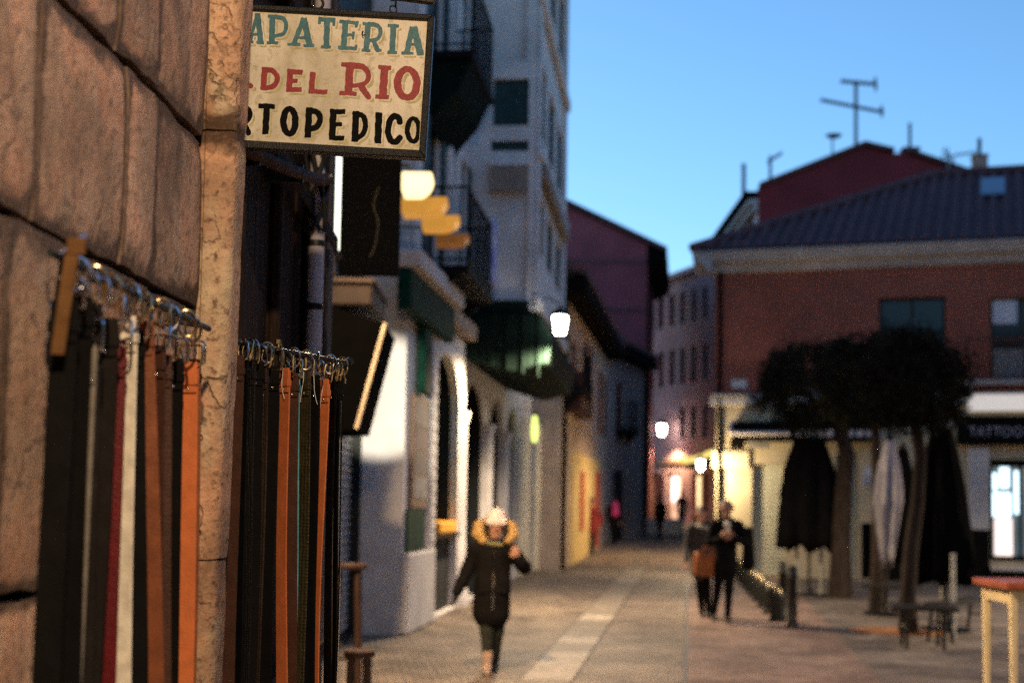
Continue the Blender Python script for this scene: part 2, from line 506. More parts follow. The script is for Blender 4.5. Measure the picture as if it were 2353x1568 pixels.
# shop recess behind the pilaster: dark boarded front with mouldings
rec = thing('wooden_shopfront', 'dark wooden shopfront in shade behind the pink pilaster', 'shopfront', (-.85, 4.2, 0))
FR = Frame((-.80, 3.22), (-.01, 1))
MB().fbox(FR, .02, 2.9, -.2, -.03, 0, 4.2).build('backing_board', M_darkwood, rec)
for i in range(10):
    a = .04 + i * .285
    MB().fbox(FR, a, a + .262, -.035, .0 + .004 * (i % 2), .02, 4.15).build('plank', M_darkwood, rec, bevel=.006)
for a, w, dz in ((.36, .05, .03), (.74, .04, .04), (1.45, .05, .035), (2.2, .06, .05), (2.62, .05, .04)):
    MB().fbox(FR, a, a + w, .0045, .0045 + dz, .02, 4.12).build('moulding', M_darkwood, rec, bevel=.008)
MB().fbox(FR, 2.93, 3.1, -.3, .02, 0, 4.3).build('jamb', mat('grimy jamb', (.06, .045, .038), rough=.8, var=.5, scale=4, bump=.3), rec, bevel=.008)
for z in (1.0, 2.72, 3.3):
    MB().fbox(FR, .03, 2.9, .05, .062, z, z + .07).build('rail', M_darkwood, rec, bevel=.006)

# grey downpipe with cables, and the bent conduit running into it
M_pipe = mat('lilac grey painted pipe', (.52, .47, .47), rough=.55, var=.2, scale=8, bump=.1)
M_blackm = mat('black painted metal', (.012, .012, .012), rough=.45, var=.3, scale=12)
M_rustp = mat('brown painted conduit', (.055, .032, .026), rough=.85, spec=.08, var=.35, scale=9, bump=.2)
dp = thing('downpipe', 'lilac grey downpipe wrapped in black cables at the end of the stone building', 'pipe', (-.76, 5.35, 0))
c0 = pY(719, 800, 5.35)
MB().tube([(c0.x, 5.35, 0), (c0.x + .002, 5.35, 1.5), (c0.x, 5.35, 4.6)], .031, 14).build('pipe', M_pipe, dp)
for y_ in (705, 560, 1100, 1400):
    q = pY(719, y_, 5.35)
    MB().lathe((c0.x, 5.35, q.z), [(.033, -.012), (.037, -.01), (.037, .01), (.033, .012)], 14).build('pipe_clip', M_blackm, dp)
for i in range(7):
    pts = []
    for j in range(16):
        t = j / 15
        z = pY(719, 535, 5.35).z + t * .75
        w = i * .9 + t * (5 + i) * (1 if i % 2 else -1)
        r_ = .034 + .012 * math.sin(i + t * 9) ** 2
        pts.append((c0.x + math.cos(w) * r_, 5.33 + math.sin(w) * r_, z))
    MB().tube(pts, .009, 6).build('cable', M_blackm, dp)
cd = thing('conduit', 'bent brown conduit under the hand-painted sign', 'pipe', (-.7, 4.2, 2.7))
MB().tube([pY(540, 335, 3.75), pY(600, 362, 3.95), pY(660, 388, 4.25), pY(705, 405, 4.7), pY(735, 413, 5.2), pY(752, 412, 5.34)], [.019, .019, .0195, .021, .023, .024], 12).build('tube', M_rustp, cd)
for a, b, Yq in ((590, 357, 3.92), (690, 399, 4.55)):
    q = pY(a, b, Yq)
    MB().obox(q + Vector((-.05, 0, 0)), Vector((1, 0, 0)), Vector((0, 1, 0)), Vector((0, 0, 1)), .06, .008, .03).build('clip', M_blackm, cd)

# ================================================================== hand-painted sign
SY = 3.70
def S_(zx, zy):           # traced picture coordinates of the sign -> place
    return pY(542.8 + .2365 * zx, .2365 * zy, SY)
sTR, sBR, sTL, sBL = S_(1920, 160), S_(1845, 1542), S_(165, 52), S_(95, 1450)
ex = ((sTR - sTL) + (sBR - sBL)).normalized()
ez = ((sTR - sBR)).normalized(); ez = (ez - ex * ez.dot(ex)).normalized()
ey = ez.cross(ex).normalized()            # points away from the camera side or towards it
if ey.y > 0: ey = -ey                     # ey: out of the painted face, towards the viewer
s0 = S_(1882, 850)
def sl(p):
    r = p - s0; return (r.dot(ex), r.dot(ez))
pxm = (S_(1000, 700) - S_(1100, 700)).length / 100.0      # metres per traced pixel
M_panel = stone_mat('cream painted panel', (.68, .62, .50), (.61, .54, .42), (.36, .30, .18), crack=0, rough=.5, bump=.06)
M_frame = mat('black speckled metal frame', (.011, .010, .007), rough=.4, metal=.3, var=.6, scale=160, bump=.35, bscale=260, spec=.6)
M_teal = mat('teal sign paint', (.045, .14, .165), rough=.5, var=.3, scale=60, bump=.1, bscale=200)
M_redp = mat('red sign paint', (.25, .022, .024), rough=.5, var=.25, scale=60, bump=.1, bscale=200)
M_blackp = mat('black sign paint', (.007, .0065, .006), rough=.85, spec=.05, var=.3, scale=60)
M_olive = mat('olive shadow paint', (.42, .37, .17), rough=.55, var=.25, scale=50)
sign = thing('hanging_sign', 'hand-painted cream shoemaker sign in a black frame hanging from a bracket', 'sign', s0)
WL = -2000 * pxm            # hidden left edge, behind the pilaster
tl, tr, bl, br = sl(S_(170, 100)), sl(S_(1850, 213)), sl(S_(100, 1372)), sl(S_(1785, 1467))
xi1 = (tr[0] + br[0]) / 2; zt = (tl[1] + tr[1]) / 2; zb = (bl[1] + br[1]) / 2
fo_t = (sl(sTL)[1] + sl(sTR)[1]) / 2; fo_b = (sl(sBL)[1] + sl(sBR)[1]) / 2; fo_r = (sl(sTR)[0] + sl(sBR)[0]) / 2
fw = fo_r - xi1
xi0 = WL + fw
def sp(u, v, w):
    return s0 + ex * u + ez * v + ey * w
def sbox(u0, u1, v0, v1, w0, w1):
    return MB().hexa([sp(u0, v0, w0), sp(u1, v0, w0), sp(u1, v0, w1), sp(u0, v0, w1), sp(u0, v1, w0), sp(u1, v1, w0), sp(u1, v1, w1), sp(u0, v1, w1)])
panel = sbox(xi0 - .004, xi1 + .004, zb - .004, zt + .004, -.012, 0).build('panel', M_panel, sign)
def frame_bar(p):
    return MB().hexa(p).build('frame_bar', M_frame, sign, bevel=.0022)
e_ = .0004
def mitred(u0, u1, v0, v1, U0, U1, V0, V1, w0, w1):
    bars = [[(U0, V0), (U1, V0), (u1, v0), (u0, v0)], [(U1, V0), (U1, V1), (u1, v1), (u1, v0)], [(U1, V1), (U0, V1), (u0, v1), (u1, v1)], [(U0, V1), (U0, V0), (u0, v0), (u0, v1)]]
    for bq in bars:
        frame_bar([sp(u, v, w0) for u, v in bq] + [sp(u, v, w1) for u, v in bq])
mitred(xi0, xi1, zb, zt, WL, fo_r, fo_b, fo_t, -.028, .012)

# letters: union of brush strokes, contoured on a fine grid -> one clean sheet per letter
def seg_d(X, Y, x0, y0, x1, y1, r0, r1):
    dx, dy = x1 - x0, y1 - y0; L2 = dx * dx + dy * dy + 1e-9
    t = np.clip(((X - x0) * dx + (Y - y0) * dy) / L2, 0, 1)
    return np.hypot(X - x0 - t * dx, Y - y0 - t * dy) - (r0 + (r1 - r0) * t)
def seg_b(X, Y, x0, y0, x1, y1, r):      # square-ended stroke
    dx, dy = x1 - x0, y1 - y0; Ln = math.hypot(dx, dy) + 1e-9; ux, uy = dx / Ln, dy / Ln
    cx, cy = (x0 + x1) / 2, (y0 + y1) / 2
    p = np.abs((X - cx) * ux + (Y - cy) * uy) - (Ln / 2 - 5); q = np.abs(-(X - cx) * uy + (Y - cy) * ux) - (r - 5)
    return np.minimum(np.maximum(p, q), 0) + np.hypot(np.maximum(p, 0), np.maximum(q, 0)) - 5
def bez(pts, n=14):
    out = []
    P = [pts[0]] + pts + [pts[-1]]
    for i in range(1, len(P) - 2):
        for k_ in range(n):
            t = k_ / n
            f = lambda a, b, c, d: .5 * (2 * b + (c - a) * t + (2 * a - 5 * b + 4 * c - d) * t * t + (3 * b - a - 3 * c + d) * t ** 3)
            out.append((f(P[i - 1][0], P[i][0], P[i + 1][0], P[i + 2][0]), f(P[i - 1][1], P[i][1], P[i + 1][1], P[i + 2][1])))
    out.append(P[-2]); return out
def letter_sdf(strokes, X, Y, sd=0):
    D = np.full(X.shape, 1e6)
    for s in strokes:
        if s[0] == 'b':
            D = np.minimum(D, seg_b(X, Y, *s[1], *s[2], s[3] / 2))
        elif s[0] == 'c':
            q = bez(s[1])
            ws = s[2] if isinstance(s[2], (list, tuple)) else (s[2], s[2])
            for i in range(len(q) - 1):
                r0 = (ws[0] + (ws[1] - ws[0]) * i / (len(q) - 1)) / 2
                D = np.minimum(D, seg_d(X, Y, *q[i], *q[i + 1], r0, r0))
        elif s[0] == 'o':
            (cx, cy), rx, ry, w = s[1], s[2], s[3], s[4]
            q = [(cx + rx * math.cos(a), cy + ry * math.sin(a)) for a in np.linspace(0, 2 * math.pi, 41)]
            for i in range(40):
                hw = w / 2 * (.78 + .22 * abs(math.cos(2 * math.pi * i / 40)))
                D = np.minimum(D, seg_d(X, Y, *q[i], *q[i + 1], hw, hw))
    return D + 2.2 * np.sin(X / 23 + sd) * np.sin(Y / 19 + sd * 2) + 1.2 * np.sin(X / 9 + Y / 11 + sd)
CORN = [(0, 0), (1, 0), (1, 1), (0, 1)]
def contour(D, xs, ys):
    """marching squares fill of D<0"""
    vs = []; fs = []; idx = {}
    def vid(x, y):
        k_ = (round(x, 3), round(y, 3))
        if k_ not in idx: idx[k_] = len(vs); vs.append(k_)
        return idx[k_]
    ny, nx = D.shape
    neg = D < 0
    any_ = neg[:-1, :-1] | neg[1:, :-1] | neg[:-1, 1:] | neg[1:, 1:]
    for j, i in np.argwhere(any_):
        poly = []
        for c in range(4):
            (a, b), (a2, b2) = CORN[c], CORN[(c + 1) % 4]
            d0 = D[j + b, i + a]; d1 = D[j + b2, i + a2]
            x0, y0, x1, y1 = xs[i + a], ys[j + b], xs[i + a2], ys[j + b2]
            if d0 < 0: poly.append(vid(x0, y0))
            if (d0 < 0) != (d1 < 0):
                t = d0 / (d0 - d1); poly.append(vid(x0 + (x1 - x0) * t, y0 + (y1 - y0) * t))
        poly = [p for q, p in enumerate(poly) if p != poly[q - 1]]
        if len(poly) >= 3: fs.append(tuple(poly))
    return vs, fs
def put_letter(strokes, m, sdx, sdy, sd):
    xs_ = []; ys_ = []
    for s in strokes:
        P = [s[1], s[2]] if s[0] == 'b' else (s[1] if s[0] == 'c' else [(s[1][0] - s[2], s[1][1] - s[3]), (s[1][0] + s[2], s[1][1] + s[3])])
        xs_ += [p[0] for p in P]; ys_ += [p[1] for p in P]
    x0, x1, y0, y1 = min(xs_) - 60, max(xs_) + 90, min(ys_) - 60, max(ys_) + 90
    st = 5.0
    gx = np.arange(x0, x1, st); gy = np.arange(y0, y1, st); X, Y = np.meshgrid(gx, gy)
    D = letter_sdf(strokes, X, Y, sd)
    lim_r = 1842 - (Y - 215) * .053 - X      # keep inside the frame
    D = np.maximum(D, -lim_r + 4)
    Ds = np.maximum(letter_sdf(strokes, X - sdx, Y - sdy, sd) + 2, -(D - 13 + 3 * np.sin(X / 31 + Y / 17)))
    Ds = np.maximum(Ds, -lim_r + 4)
    letter = None
    for DD, mm, w, nm in ((D, m, .0009, 'letter'), (Ds, M_olive, .0005, 'letter_shadow')):
        v, f = contour(DD, gx, gy)
        if not f: continue
        mb = MB()
        pts = []
        for (zx, zy) in v:
            u, q = sl(S_(zx, zy)); pts.append(sp(u, q, w))
        mb.add(pts, f)
        mb.build(nm, mm, panel)
b = lambda p, q, w: ('b', p, q, w)
c = lambda pts, w: ('c', pts, w)
L1 = [
 [b((-60, 120), (60, 128), 42), b((-50, 390), (70, 398), 42), c([(50, 130), (-40, 392)], 46)],
 [b((207, 130), (238, 415), 54), b((200, 135), (135, 410), 30), b((100, 408), (168, 412), 28), b((195, 414), (270, 418), 30), b((150, 335), (225, 338), 26)],
 [b((352, 150), (345, 425), 58), b((306, 160), (400, 163), 30), b((296, 417), (408, 420), 30), c([(380, 166), (460, 185), (484, 255), (458, 330), (375, 352)], (44, 34))],
 [b((657, 176), (556, 438), 46), b((655, 176), (712, 445), 62), b((495, 432), (624, 436), 28), b((650, 444), (757, 447), 28), b((600, 368), (700, 372), 28)],
 [b((884, 195), (873, 460), 58), b((800, 190), (962, 200), 44), b((815, 165), (806, 238), 30), b((952, 178), (944, 255), 30), b((822, 456), (922, 462), 30)],
 [b((1062, 205), (1042, 465), 58), b((1000, 208), (1170, 228), 34), b((1177, 206), (1163, 272), 26), b((1060, 344), (1142, 342), 30), b((1140, 308), (1132, 386), 24), b((988, 464), (1162, 474), 36), b((1166, 438), (1154, 490), 26)],
 [b((1280, 228), (1262, 492), 56), b((1228, 232), (1300, 236), 30), c([(1290, 236), (1375, 256), (1400, 318), (1368, 382), (1285, 396)], (44, 34)), c([(1335, 396), (1352, 440), (1372, 488)], 46), b((1218, 490), (1306, 496), 28), b((1352, 492), (1412, 490), 26)],
 [b((1527, 245), (1513, 515), 58), b((1470, 250), (1580, 256), 32), b((1468, 508), (1564, 516), 32)],
 [b((1712, 262), (1655, 520), 56), b((1722, 262), (1790, 528), 68), b((1602, 516), (1724, 522), 28), b((1752, 524), (1830, 528), 28), b((1680, 430), (1770, 436), 28)],
]
L2 = [
 [c([(136, 834), (140, 838)], 48)],
 [b((277, 655), (262, 872), 58), c([(270, 678), (350, 688), (398, 750), (380, 820), (325, 852), (258, 852)], 50)],
 [b((526, 672), (510, 892), 58), b((515, 694), (644, 706), 48), b((520, 786), (598, 790), 42), b((486, 872), (638, 872), 46)],
 [b((744, 700), (728, 908), 56), b((702, 888), (886, 896), 44)],
 [b((1104, 612), (1088, 925), 76), b((1018, 626), (1120, 636), 42), c([(1110, 636), (1230, 655), (1284, 730), (1250, 808), (1115, 842)], (62, 38)), c([(1218, 846), (1255, 905), (1285, 945)], (66, 50)), b((1002, 904), (1168, 914), 40)],
 [b((1443, 640), (1420, 960), 76), b((1378, 655), (1506, 662), 42), b((1350, 938), (1484, 948), 42)],
 [('o', (1660, 812), 94, 138, 74)],
]
L3 = [
 [('o', (-90, 1150), 70, 118, 62)],
 [b((62, 1020), (48, 1300), 62), c([(55, 1046), (118, 1065), (132, 1120), (100, 1180), (50, 1195)], 52), c([(72, 1190), (100, 1250), (120, 1295)], 52)],
 [b((214, 1028), (376, 1036), 48), b((298, 1025), (282, 1306), 64)],
 [('o', (516, 1180), 58, 122, 66)],
 [b((710, 1045), (692, 1338), 64), c([(700, 1075), (785, 1092), (814, 1155), (780, 1232), (700, 1254)], 58)],
 [b((943, 1060), (930, 1362), 66), b((935, 1084), (1060, 1088), 48), b((935, 1206), (1028, 1208), 40), b((925, 1340), (1050, 1344), 48)],
 [b((1164, 1080), (1150, 1378), 66), c([(1150, 1106), (1230, 1128), (1254, 1210), (1228, 1305), (1145, 1354)], 52)],
 [b((1386, 1092), (1374, 1394), 68)],
 [c([(1588, 1186), (1572, 1142), (1530, 1132), (1490, 1180), (1474, 1280), (1498, 1362), (1545, 1380), (1588, 1340)], 60)],
 [('o', (1718, 1264), 56, 112, 52)],
]
k = 0
for line, m_ in ((L1, M_teal), (L2, M_redp), (L3, M_blackp)):
    for st_ in line:
        k += 1
        put_letter(st_, m_, 26 if m_ is not M_redp else 32, 30, k * 1.7)
# scratch and chipped paint on the panel, iron eye hooks, chain and bracket arm above
put_letter([c([(1228, 310), (1222, 340), (1232, 372)], (16, 8)), c([(1228, 345), (1255, 340)], (14, 4))], M_blackp, 0, 0, 3)
M_iron = mat('forged black iron', (.03, .027, .024), rough=.5, metal=.6, var=.4, scale=30, bump=.2, bscale=90)
sb = thing('sign_bracket', 'forged black iron bracket arm carrying the hand-painted sign', 'bracket', s0 + ez * .3)
aL, aR = pY(560, -62, SY), pY(1000, -4, SY)
ad = (aR - aL).normalized()
MB().obox((aL + aR) / 2 + Vector((-.06, 0, 0)), ad, Vector((0, 1, 0)), ad.cross(Vector((0, 1, 0))).normalized(), (aR - aL).length / 2 + .06, .011, .011).build('arm', M_iron, sb, bevel=.002)
MB().tube([aL + Vector((-.08, 0, .30)), aL + Vector((.1, 0, .2)), aL + Vector((.3, 0, .05))], .007, 8).build('stay', M_iron, sb)
MB().box(aL.x - .20, aL.x - .10, SY - .05, SY + .05, aL.z - .15, aL.z + .45).build('wall_plate', M_iron, sb, bevel=.004)
def ring(cn, r, w, yaw, tilt=0):
    q = []
    for i in range(18):
        t = 2 * math.pi * i / 18
        q.append(Vector(cn) + Vector((math.cos(t) * r * math.cos(yaw), math.cos(t) * r * math.sin(yaw), math.sin(t) * r)))
    return MB().tube(q, w, 8, closed=True)
h1 = pY(729, 8, SY)
ring(h1, .0155, .0038, .2).build('hook', M_iron, sign)
for i, (x, y) in enumerate(((903, 22), (909, 8), (903, -6), (912, -16))):
    ring(pY(x, y, SY), .0095, .0022, .3 + i * 1.3).build('chain_link', M_iron, sign)
for i, (x, y) in enumerate(((729, -22), (733, -40))):
    ring(pY(x, y, SY), .011, .003, 1.3 - i * 1.3).build('chain_link', M_iron, sign)

# ================================================================== belts on two wall rails
M_chrome = mat('polished steel buckle', (.75, .73, .72), rough=.16, metal=1, var=.1, scale=30)
M_brass = mat('worn brass buckle', (.62, .47, .25), rough=.22, metal=1, var=.2, scale=30)
def leather(name, c, rough=.42, bump=.25, bscale=320, coat=.0, var=.28, scale=26, weave=0, spec=.14):
    m = mat(name, c, rough=rough, var=var, scale=scale, bump=bump, bscale=bscale, coat=coat, spec=spec)
    if weave:
        nt = m.node_tree; N = nt.nodes; L = nt.links
        tc = N.new('ShaderNodeTexCoord')
        ck = N.new('ShaderNodeTexVoronoi'); ck.inputs['Scale'].default_value = weave; ck.inputs['Randomness'].default_value = .35
        L.new(tc.outputs['Object'], ck.inputs['Vector'])
        bp = N.new('ShaderNodeBump'); bp.inputs['Strength'].default_value = .9; bp.inputs['Distance'].default_value = .004
        L.new(ck.outputs['Distance'], bp.inputs['Height']); L.new(bp.outputs[0], N['Principled BSDF'].inputs['Normal'])
    return m
LE = {
 'black': leather('black leather', (.005, .0045, .0045), .62, spec=.05),
 'gloss': leather('patent black leather', (.004, .004, .0045), .16, .05, coat=.25),
 'char': leather('charcoal leather', (.012, .010, .009), .7, spec=.05),
 'weave': leather('woven black leather', (.008, .007, .0065), .5, weave=210),
 'brownweave': leather('woven dark brown leather', (.026, .016, .011), .5, weave=190),
 'dkbrown': leather('dark brown leather', (.045, .018, .011), .45),
 'brown': leather('chestnut leather', (.16, .05, .02), .45),
 'tan': leather('tan orange leather', (.42, .115, .040), .5, var=.16),
 'tan2': leather('bright tan leather', (.48, .135, .045), .48, var=.16),
 'croc': leather('olive crocodile leather', (.032, .024, .011), .4, weave=120),
 'white': leather('cream leather', (.62, .56, .46), .5),
 'grey': leather('pale grey leather', (.17, .15, .125), .6),
 'red': leather('dark red leather', (.085, .0035, .0055), .4),
 'teal': leather('turquoise leather', (.08, .30, .34), .4),
 'natural': leather('natural leather', (.11, .055, .022), .8, spec=.03),
}
M_thread = mat('pale tag thread', (.55, .52, .5), rough=.6, var=.1)
UZ = Vector((0, 0, 1))

def belt(label, lm, top, bot, w, W, N, bm, group, length=1.12, slack=0.012, keeper=True, thread=False, rivet=True, seed=0, cat='belt', buckle=True):
    """top/bot: centre of strap under the buckle and where it passes the lower picture edge; W width direction, N facing"""
    top = Vector(top); bot = Vector(bot)
    b_ = thing('leather_belt', label, cat, top, group)
    rr = random.Random(seed)
    d = (bot - top); d = d / max(.2, (top.z - bot.z))
    n = 15; rows = []
    for i in range(n + 1):
        t = i / n
        s = t * length
        p = top + d * s
        p += N * (slack * math.sin(t * 5 + seed) * t) + W * (.004 * math.sin(t * 6 + seed * 1.3) * t)
        tw = .16 * math.sin(t * 3.1 + seed * 2.1) * t
        Wd = (W * math.cos(tw) + N * math.sin(tw)); Nd = (N * math.cos(tw) - W * math.sin(tw))
        ww = w * (1 if t < .955 else (.86 if t < .99 else .35))
        rows.append((p, Wd, Nd, ww))
    th = .0019; vs = []
    for (p, Wd, Nd, ww) in rows:
        h = ww / 2; bv = .0009
        for (x, y) in ((-h, -th + bv), (-h + bv, -th), (h - bv, -th), (h, -th + bv), (h, th - bv), (h - bv, th), (-h + bv, th), (-h, th - bv)):
            vs.append(p + Wd * x + Nd * y)
    m8 = 8
    fs = [(i * m8 + k_, i * m8 + (k_ + 1) % m8, (i + 1) * m8 + (k_ + 1) % m8, (i + 1) * m8 + k_) for i in range(n) for k_ in range(m8)]
    fs += [tuple(range(7, -1, -1)), tuple(n * m8 + k_ for k_ in range(m8))]
    strap = MB().add(vs, fs).build('strap', lm, b_)
    # folded end round the buckle bar, stitched keeper loop
    MB().obox(top + N * .0042 - UZ * .024, W, N, UZ, w / 2 - .0006, .002, .030).build('fold', lm, b_, bevel=.0008)
    if keeper:
        MB().obox(top + N * .003 - UZ * .031, W, N, UZ, w / 2 + .0022, .0062, .0085).build('keeper_loop', lm, b_, bevel=.0012)
    if rivet:
        c_ = top + N * .0062 - UZ * .047
        q = [(.0001, .0026), (.0026, .0016), (.0036, 0), (.0036, -.001)]
        mb = MB(); vs = []
        for (r_, h_) in q:
            for k_ in range(10):
                a = 2 * math.pi * k_ / 10
                vs.append(c_ + W * (math.cos(a) * r_) + UZ * (math.sin(a) * r_) + N * h_)
        mb.add(vs, [(i * 10 + k_, i * 10 + (k_ + 1) % 10, (i + 1) * 10 + (k_ + 1) % 10, (i + 1) * 10 + k_) for i in range(3) for k_ in range(10)] + [tuple(range(10))], True)
        mb.build('rivet', bm, b_)
    if buckle:
        hw = w / 2 + .0065; hh = rr.uniform(.021, .026); cz = top + UZ * (hh - .004)
        tilt = rr.uniform(-.25, .25); Nn = (N * math.cos(tilt) + UZ * math.sin(tilt)); Zn = (UZ * math.cos(tilt) - N * math.sin(tilt))
        pts = []
        rc = .007
        for (sx, sz, a0) in ((1, 1, 0), (-1, 1, 90), (-1, -1, 180), (1, -1, 270)):
            for j in range(4):
                a = R(a0 + 30 * j)
                pts.append(cz + W * (sx * (hw - rc) + math.cos(a) * rc) + Zn * (sz * (hh - rc) + math.sin(a) * rc))
        bk = MB().tube(pts, .0026, 7, closed=True).build('buckle', bm, b_)
        MB().tube([cz - Zn * hh * .8, cz + N * .005, cz + Zn * (hh + .002) + N * .002], .0015, 6).build('prong', bm, b_)
    if thread:
        q = [top + N * .008 + UZ * .006]
        for j in range(1, 8):
            t = j / 7
            q.append(top + N * (.009 + .004 * math.sin(t * 3)) + W * (.002 + .010 * t * t * (1 if seed % 2 else -1)) - UZ * (.008 + .062 * t))
        MB().tube(q, .0008, 5).build('tag_thread', M_thread, b_)
    return b_

def rail(name, label, A0, A1, zz, wallx, r=.006):
    t = thing(name, label, 'rail', (A0[0], A0[1], zz))
    a, b_ = Vector((A0[0], A0[1], zz)), Vector((A1[0], A1[1], zz))
    dd = (b_ - a).normalized()
    MB().tube([a - dd * .03, b_ + dd * .012], r, 10).build('bar', M_blackm, t)
    return t, dd

# --- far rail, sharp in the picture
B0, B1 = Vector((-.634, 3.30, 0)), Vector((-.436, 3.745, 0))
RZ = 2.012
r2, d2 = rail('belt_rail', 'black bar of the sharp belt row to the right of the pink pilaster', (B0.x, B0.y), (B1.x, B1.y), RZ, -.8)
MB().tube([B1 + UZ * RZ, B1 + UZ * (RZ + .008) + d2 * .012], .011, 10).build('end_stop', M_blackm, r2)
flat = MB().obox(pY(610, 800, 3.42), d2, d2.cross(UZ), UZ, .17, .004, .010).build('flat_bar', M_blackm, r2)
MB().tube([pY(640, 803, 3.46), pY(640, 785, 3.46)], [.005, .005], 8).build('bolt', M_brass, r2)
MB().tube([pY(640, 790, 3.46), pY(640, 780, 3.46)], [.0085, .0085], 6).build('nut', M_brass, r2)
q0 = B0 + UZ * RZ + d2 * .3
MB().tube([q0, Vector((q0.x - .12, q0.y + .01, RZ + .02)), Vector((-.81, q0.y + .02, RZ + .02))], .007, 8).build('wall_arm', M_blackm, r2)
MB().tube([B0 + UZ * RZ + d2 * .05, Vector((-.80, B0.y + .06, RZ))], .007, 8).build('wall_arm', M_blackm, r2)
W2 = Vector((d2.y, -d2.x, 0)); N2 = -d2
FB2 = Frame((B0.x, B0.y), (d2.x, d2.y))
G2 = 'belts on the far rail'
far = [  # px centre top, px centre bottom, top y, width m, leather, buckle, label
 (548, 524, 822, .030, 'dkbrown', M_chrome, 'dark brown belt closest to the pink pilaster on the far rail', 0),
 (560, 538, 826, .034, 'gloss', M_brass, 'patent black belt second from the pilaster on the far rail', 0),
 (574, 556, 832, .036, 'weave', M_brass, 'woven black belt hanging next to the pilaster on the far rail', 0),
 (590, 572, 834, .034, 'black', M_chrome, 'plain black belt between the two woven belts on the far rail', 0),
 (604, 588, 842, .034, 'brownweave', M_brass, 'woven dark brown belt left of the wide tan belt', 1),
 (629, 612, 846, .030, 'black', M_brass, 'black belt half hidden by the left edge of the wide tan belt', 0),
 (656, 643, 851, .040, 'tan', M_brass, 'wide tan leather belt in the middle of the far rail', 1),
 (674, 664, 862, .030, 'dkbrown', M_brass, 'dark brown belt just right of the wide tan belt', 0),
 (679, 668, 864, .026, 'teal', M_chrome, 'turquoise belt peeping out low behind the wide tan belt', 0),
 (703, 690, 860, .034, 'croc', M_brass, 'olive crocodile belt between the two tan belts on the far rail', 1),
 (722, 710, 866, .032, 'gloss', M_chrome, 'patent black belt left of the narrow tan belt', 1),
 (748, 722, 876, .034, 'tan2', M_brass, 'narrow tan leather belt near the free end of the far rail', 1),
 (766, 748, 872, .032, 'gloss', M_brass, 'patent black belt right of the narrow tan belt', 0),
 (778, 762, 872, .034, 'black', M_brass, 'black belt second from the free end of the far rail', 1),
 (787, 771, 874, .034, 'gloss', M_brass, 'glossy black belt at the free end of the far rail', 1),
]
for i, (xt, xb, yt, w, lm, bm_, lab, th_) in enumerate(far):
    a, _ = FB2.hit(xt, yt)
    c_ = FB2.p(a, 0, 0)
    top = pY(xt, yt, c_.y + .0); bot = pY(xb, 1568, c_.y + .006 * (i % 3))
    yaw = [-.25, .1, .05, -.3, .12, -.2, .38, -.2, .0, .22, -.35, .30, .5, .75, 1.0][i]
    Wb = (W2 * math.cos(yaw) + N2 * math.sin(yaw)).normalized(); Nb = (N2 * math.cos(yaw) - W2 * math.sin(yaw)).normalized()
    belt(lab, LE[lm], top, bot, w, Wb, Nb, bm_, G2, length=1.05 + .07 * ((i * 37) % 5) / 4, thread=bool(th_), seed=i + 1, slack=.008)

# --- near rail, out of focus
R1Z = 1.985
C0, C1 = Vector((-.642, 1.98, 0)), Vector((-.606, 2.80, 0))
r1, d1 = rail('belt_rail', 'steel bar of the blurred belt row on the stone wall', (C0.x, C0.y), (C1.x, C1.y), R1Z, -.7)
for a in (.25, .5, .78):
    p = C0 + d1 * a + UZ * R1Z
    MB().tube([p, p + Vector((-.08, 0, .012))], .006, 8).build('wall_arm', M_blackm, r1)
    MB().obox(p + Vector((-.055, 0, .012)), Vector((1, 0, 0)), Vector((0, 1, 0)), UZ, .004, .018, .03).build('wall_plate', M_blackm, r1)
W1 = Vector((d1.y, -d1.x, 0)); N1 = -d1
FB1 = Frame((C0.x, C0.y), (d1.x, d1.y))
G1 = 'belts on the near rail'
near = [  # px top centre, px bottom centre, top y, width, leather, buckle, label, depth
 (150, 110, 700, .040, 'black', M_chrome, 'black belt leftmost on the near rail, hardly in focus', 2.0),
 (182, 150, 690, .046, 'black', M_chrome, 'wide black belt with steel loop on the near rail', 2.06),
 (206, 178, 705, .040, 'char', M_chrome, 'charcoal belt behind the wide black belt on the near rail', 2.12),
 (216, 176, 800, .012, 'grey', M_chrome, 'thin pale grey strap among the black belts', 2.10),
 (246, 205, 740, .040, 'char', M_chrome, 'charcoal belt left of the red one on the near rail', 2.22),
 (270, 246, 790, .030, 'red', M_chrome, 'dark red belt half hidden by the cream belt', 2.30),
 (300, 283, 735, .028, 'white', M_brass, 'cream leather belt on the near rail', 2.36),
 (312, 318, 770, .030, 'black', M_chrome, 'black belt between the cream and chestnut belts', 2.42),
 (331, 356, 745, .034, 'brown', M_brass, 'chestnut brown belt slanting right of the cream belt', 2.46),
 (364, 352, 800, .030, 'dkbrown', M_chrome, 'dark brown belt behind the chestnut one on the near rail', 2.54),
 (378, 376, 822, .028, 'dkbrown', M_brass, 'narrow dark brown belt left of a black belt on the near rail', 2.58),
 (402, 388, 830, .034, 'black', M_chrome, 'black belt next to the tan belt at the near rail end', 2.66),
 (436, 424, 838, .036, 'tan2', M_brass, 'bright tan belt against the pilaster at the near rail end', 2.74),
 (448, 438, 832, .024, 'brown', M_chrome, 'brown belt behind the bright tan one against the pilaster', 2.79),
]
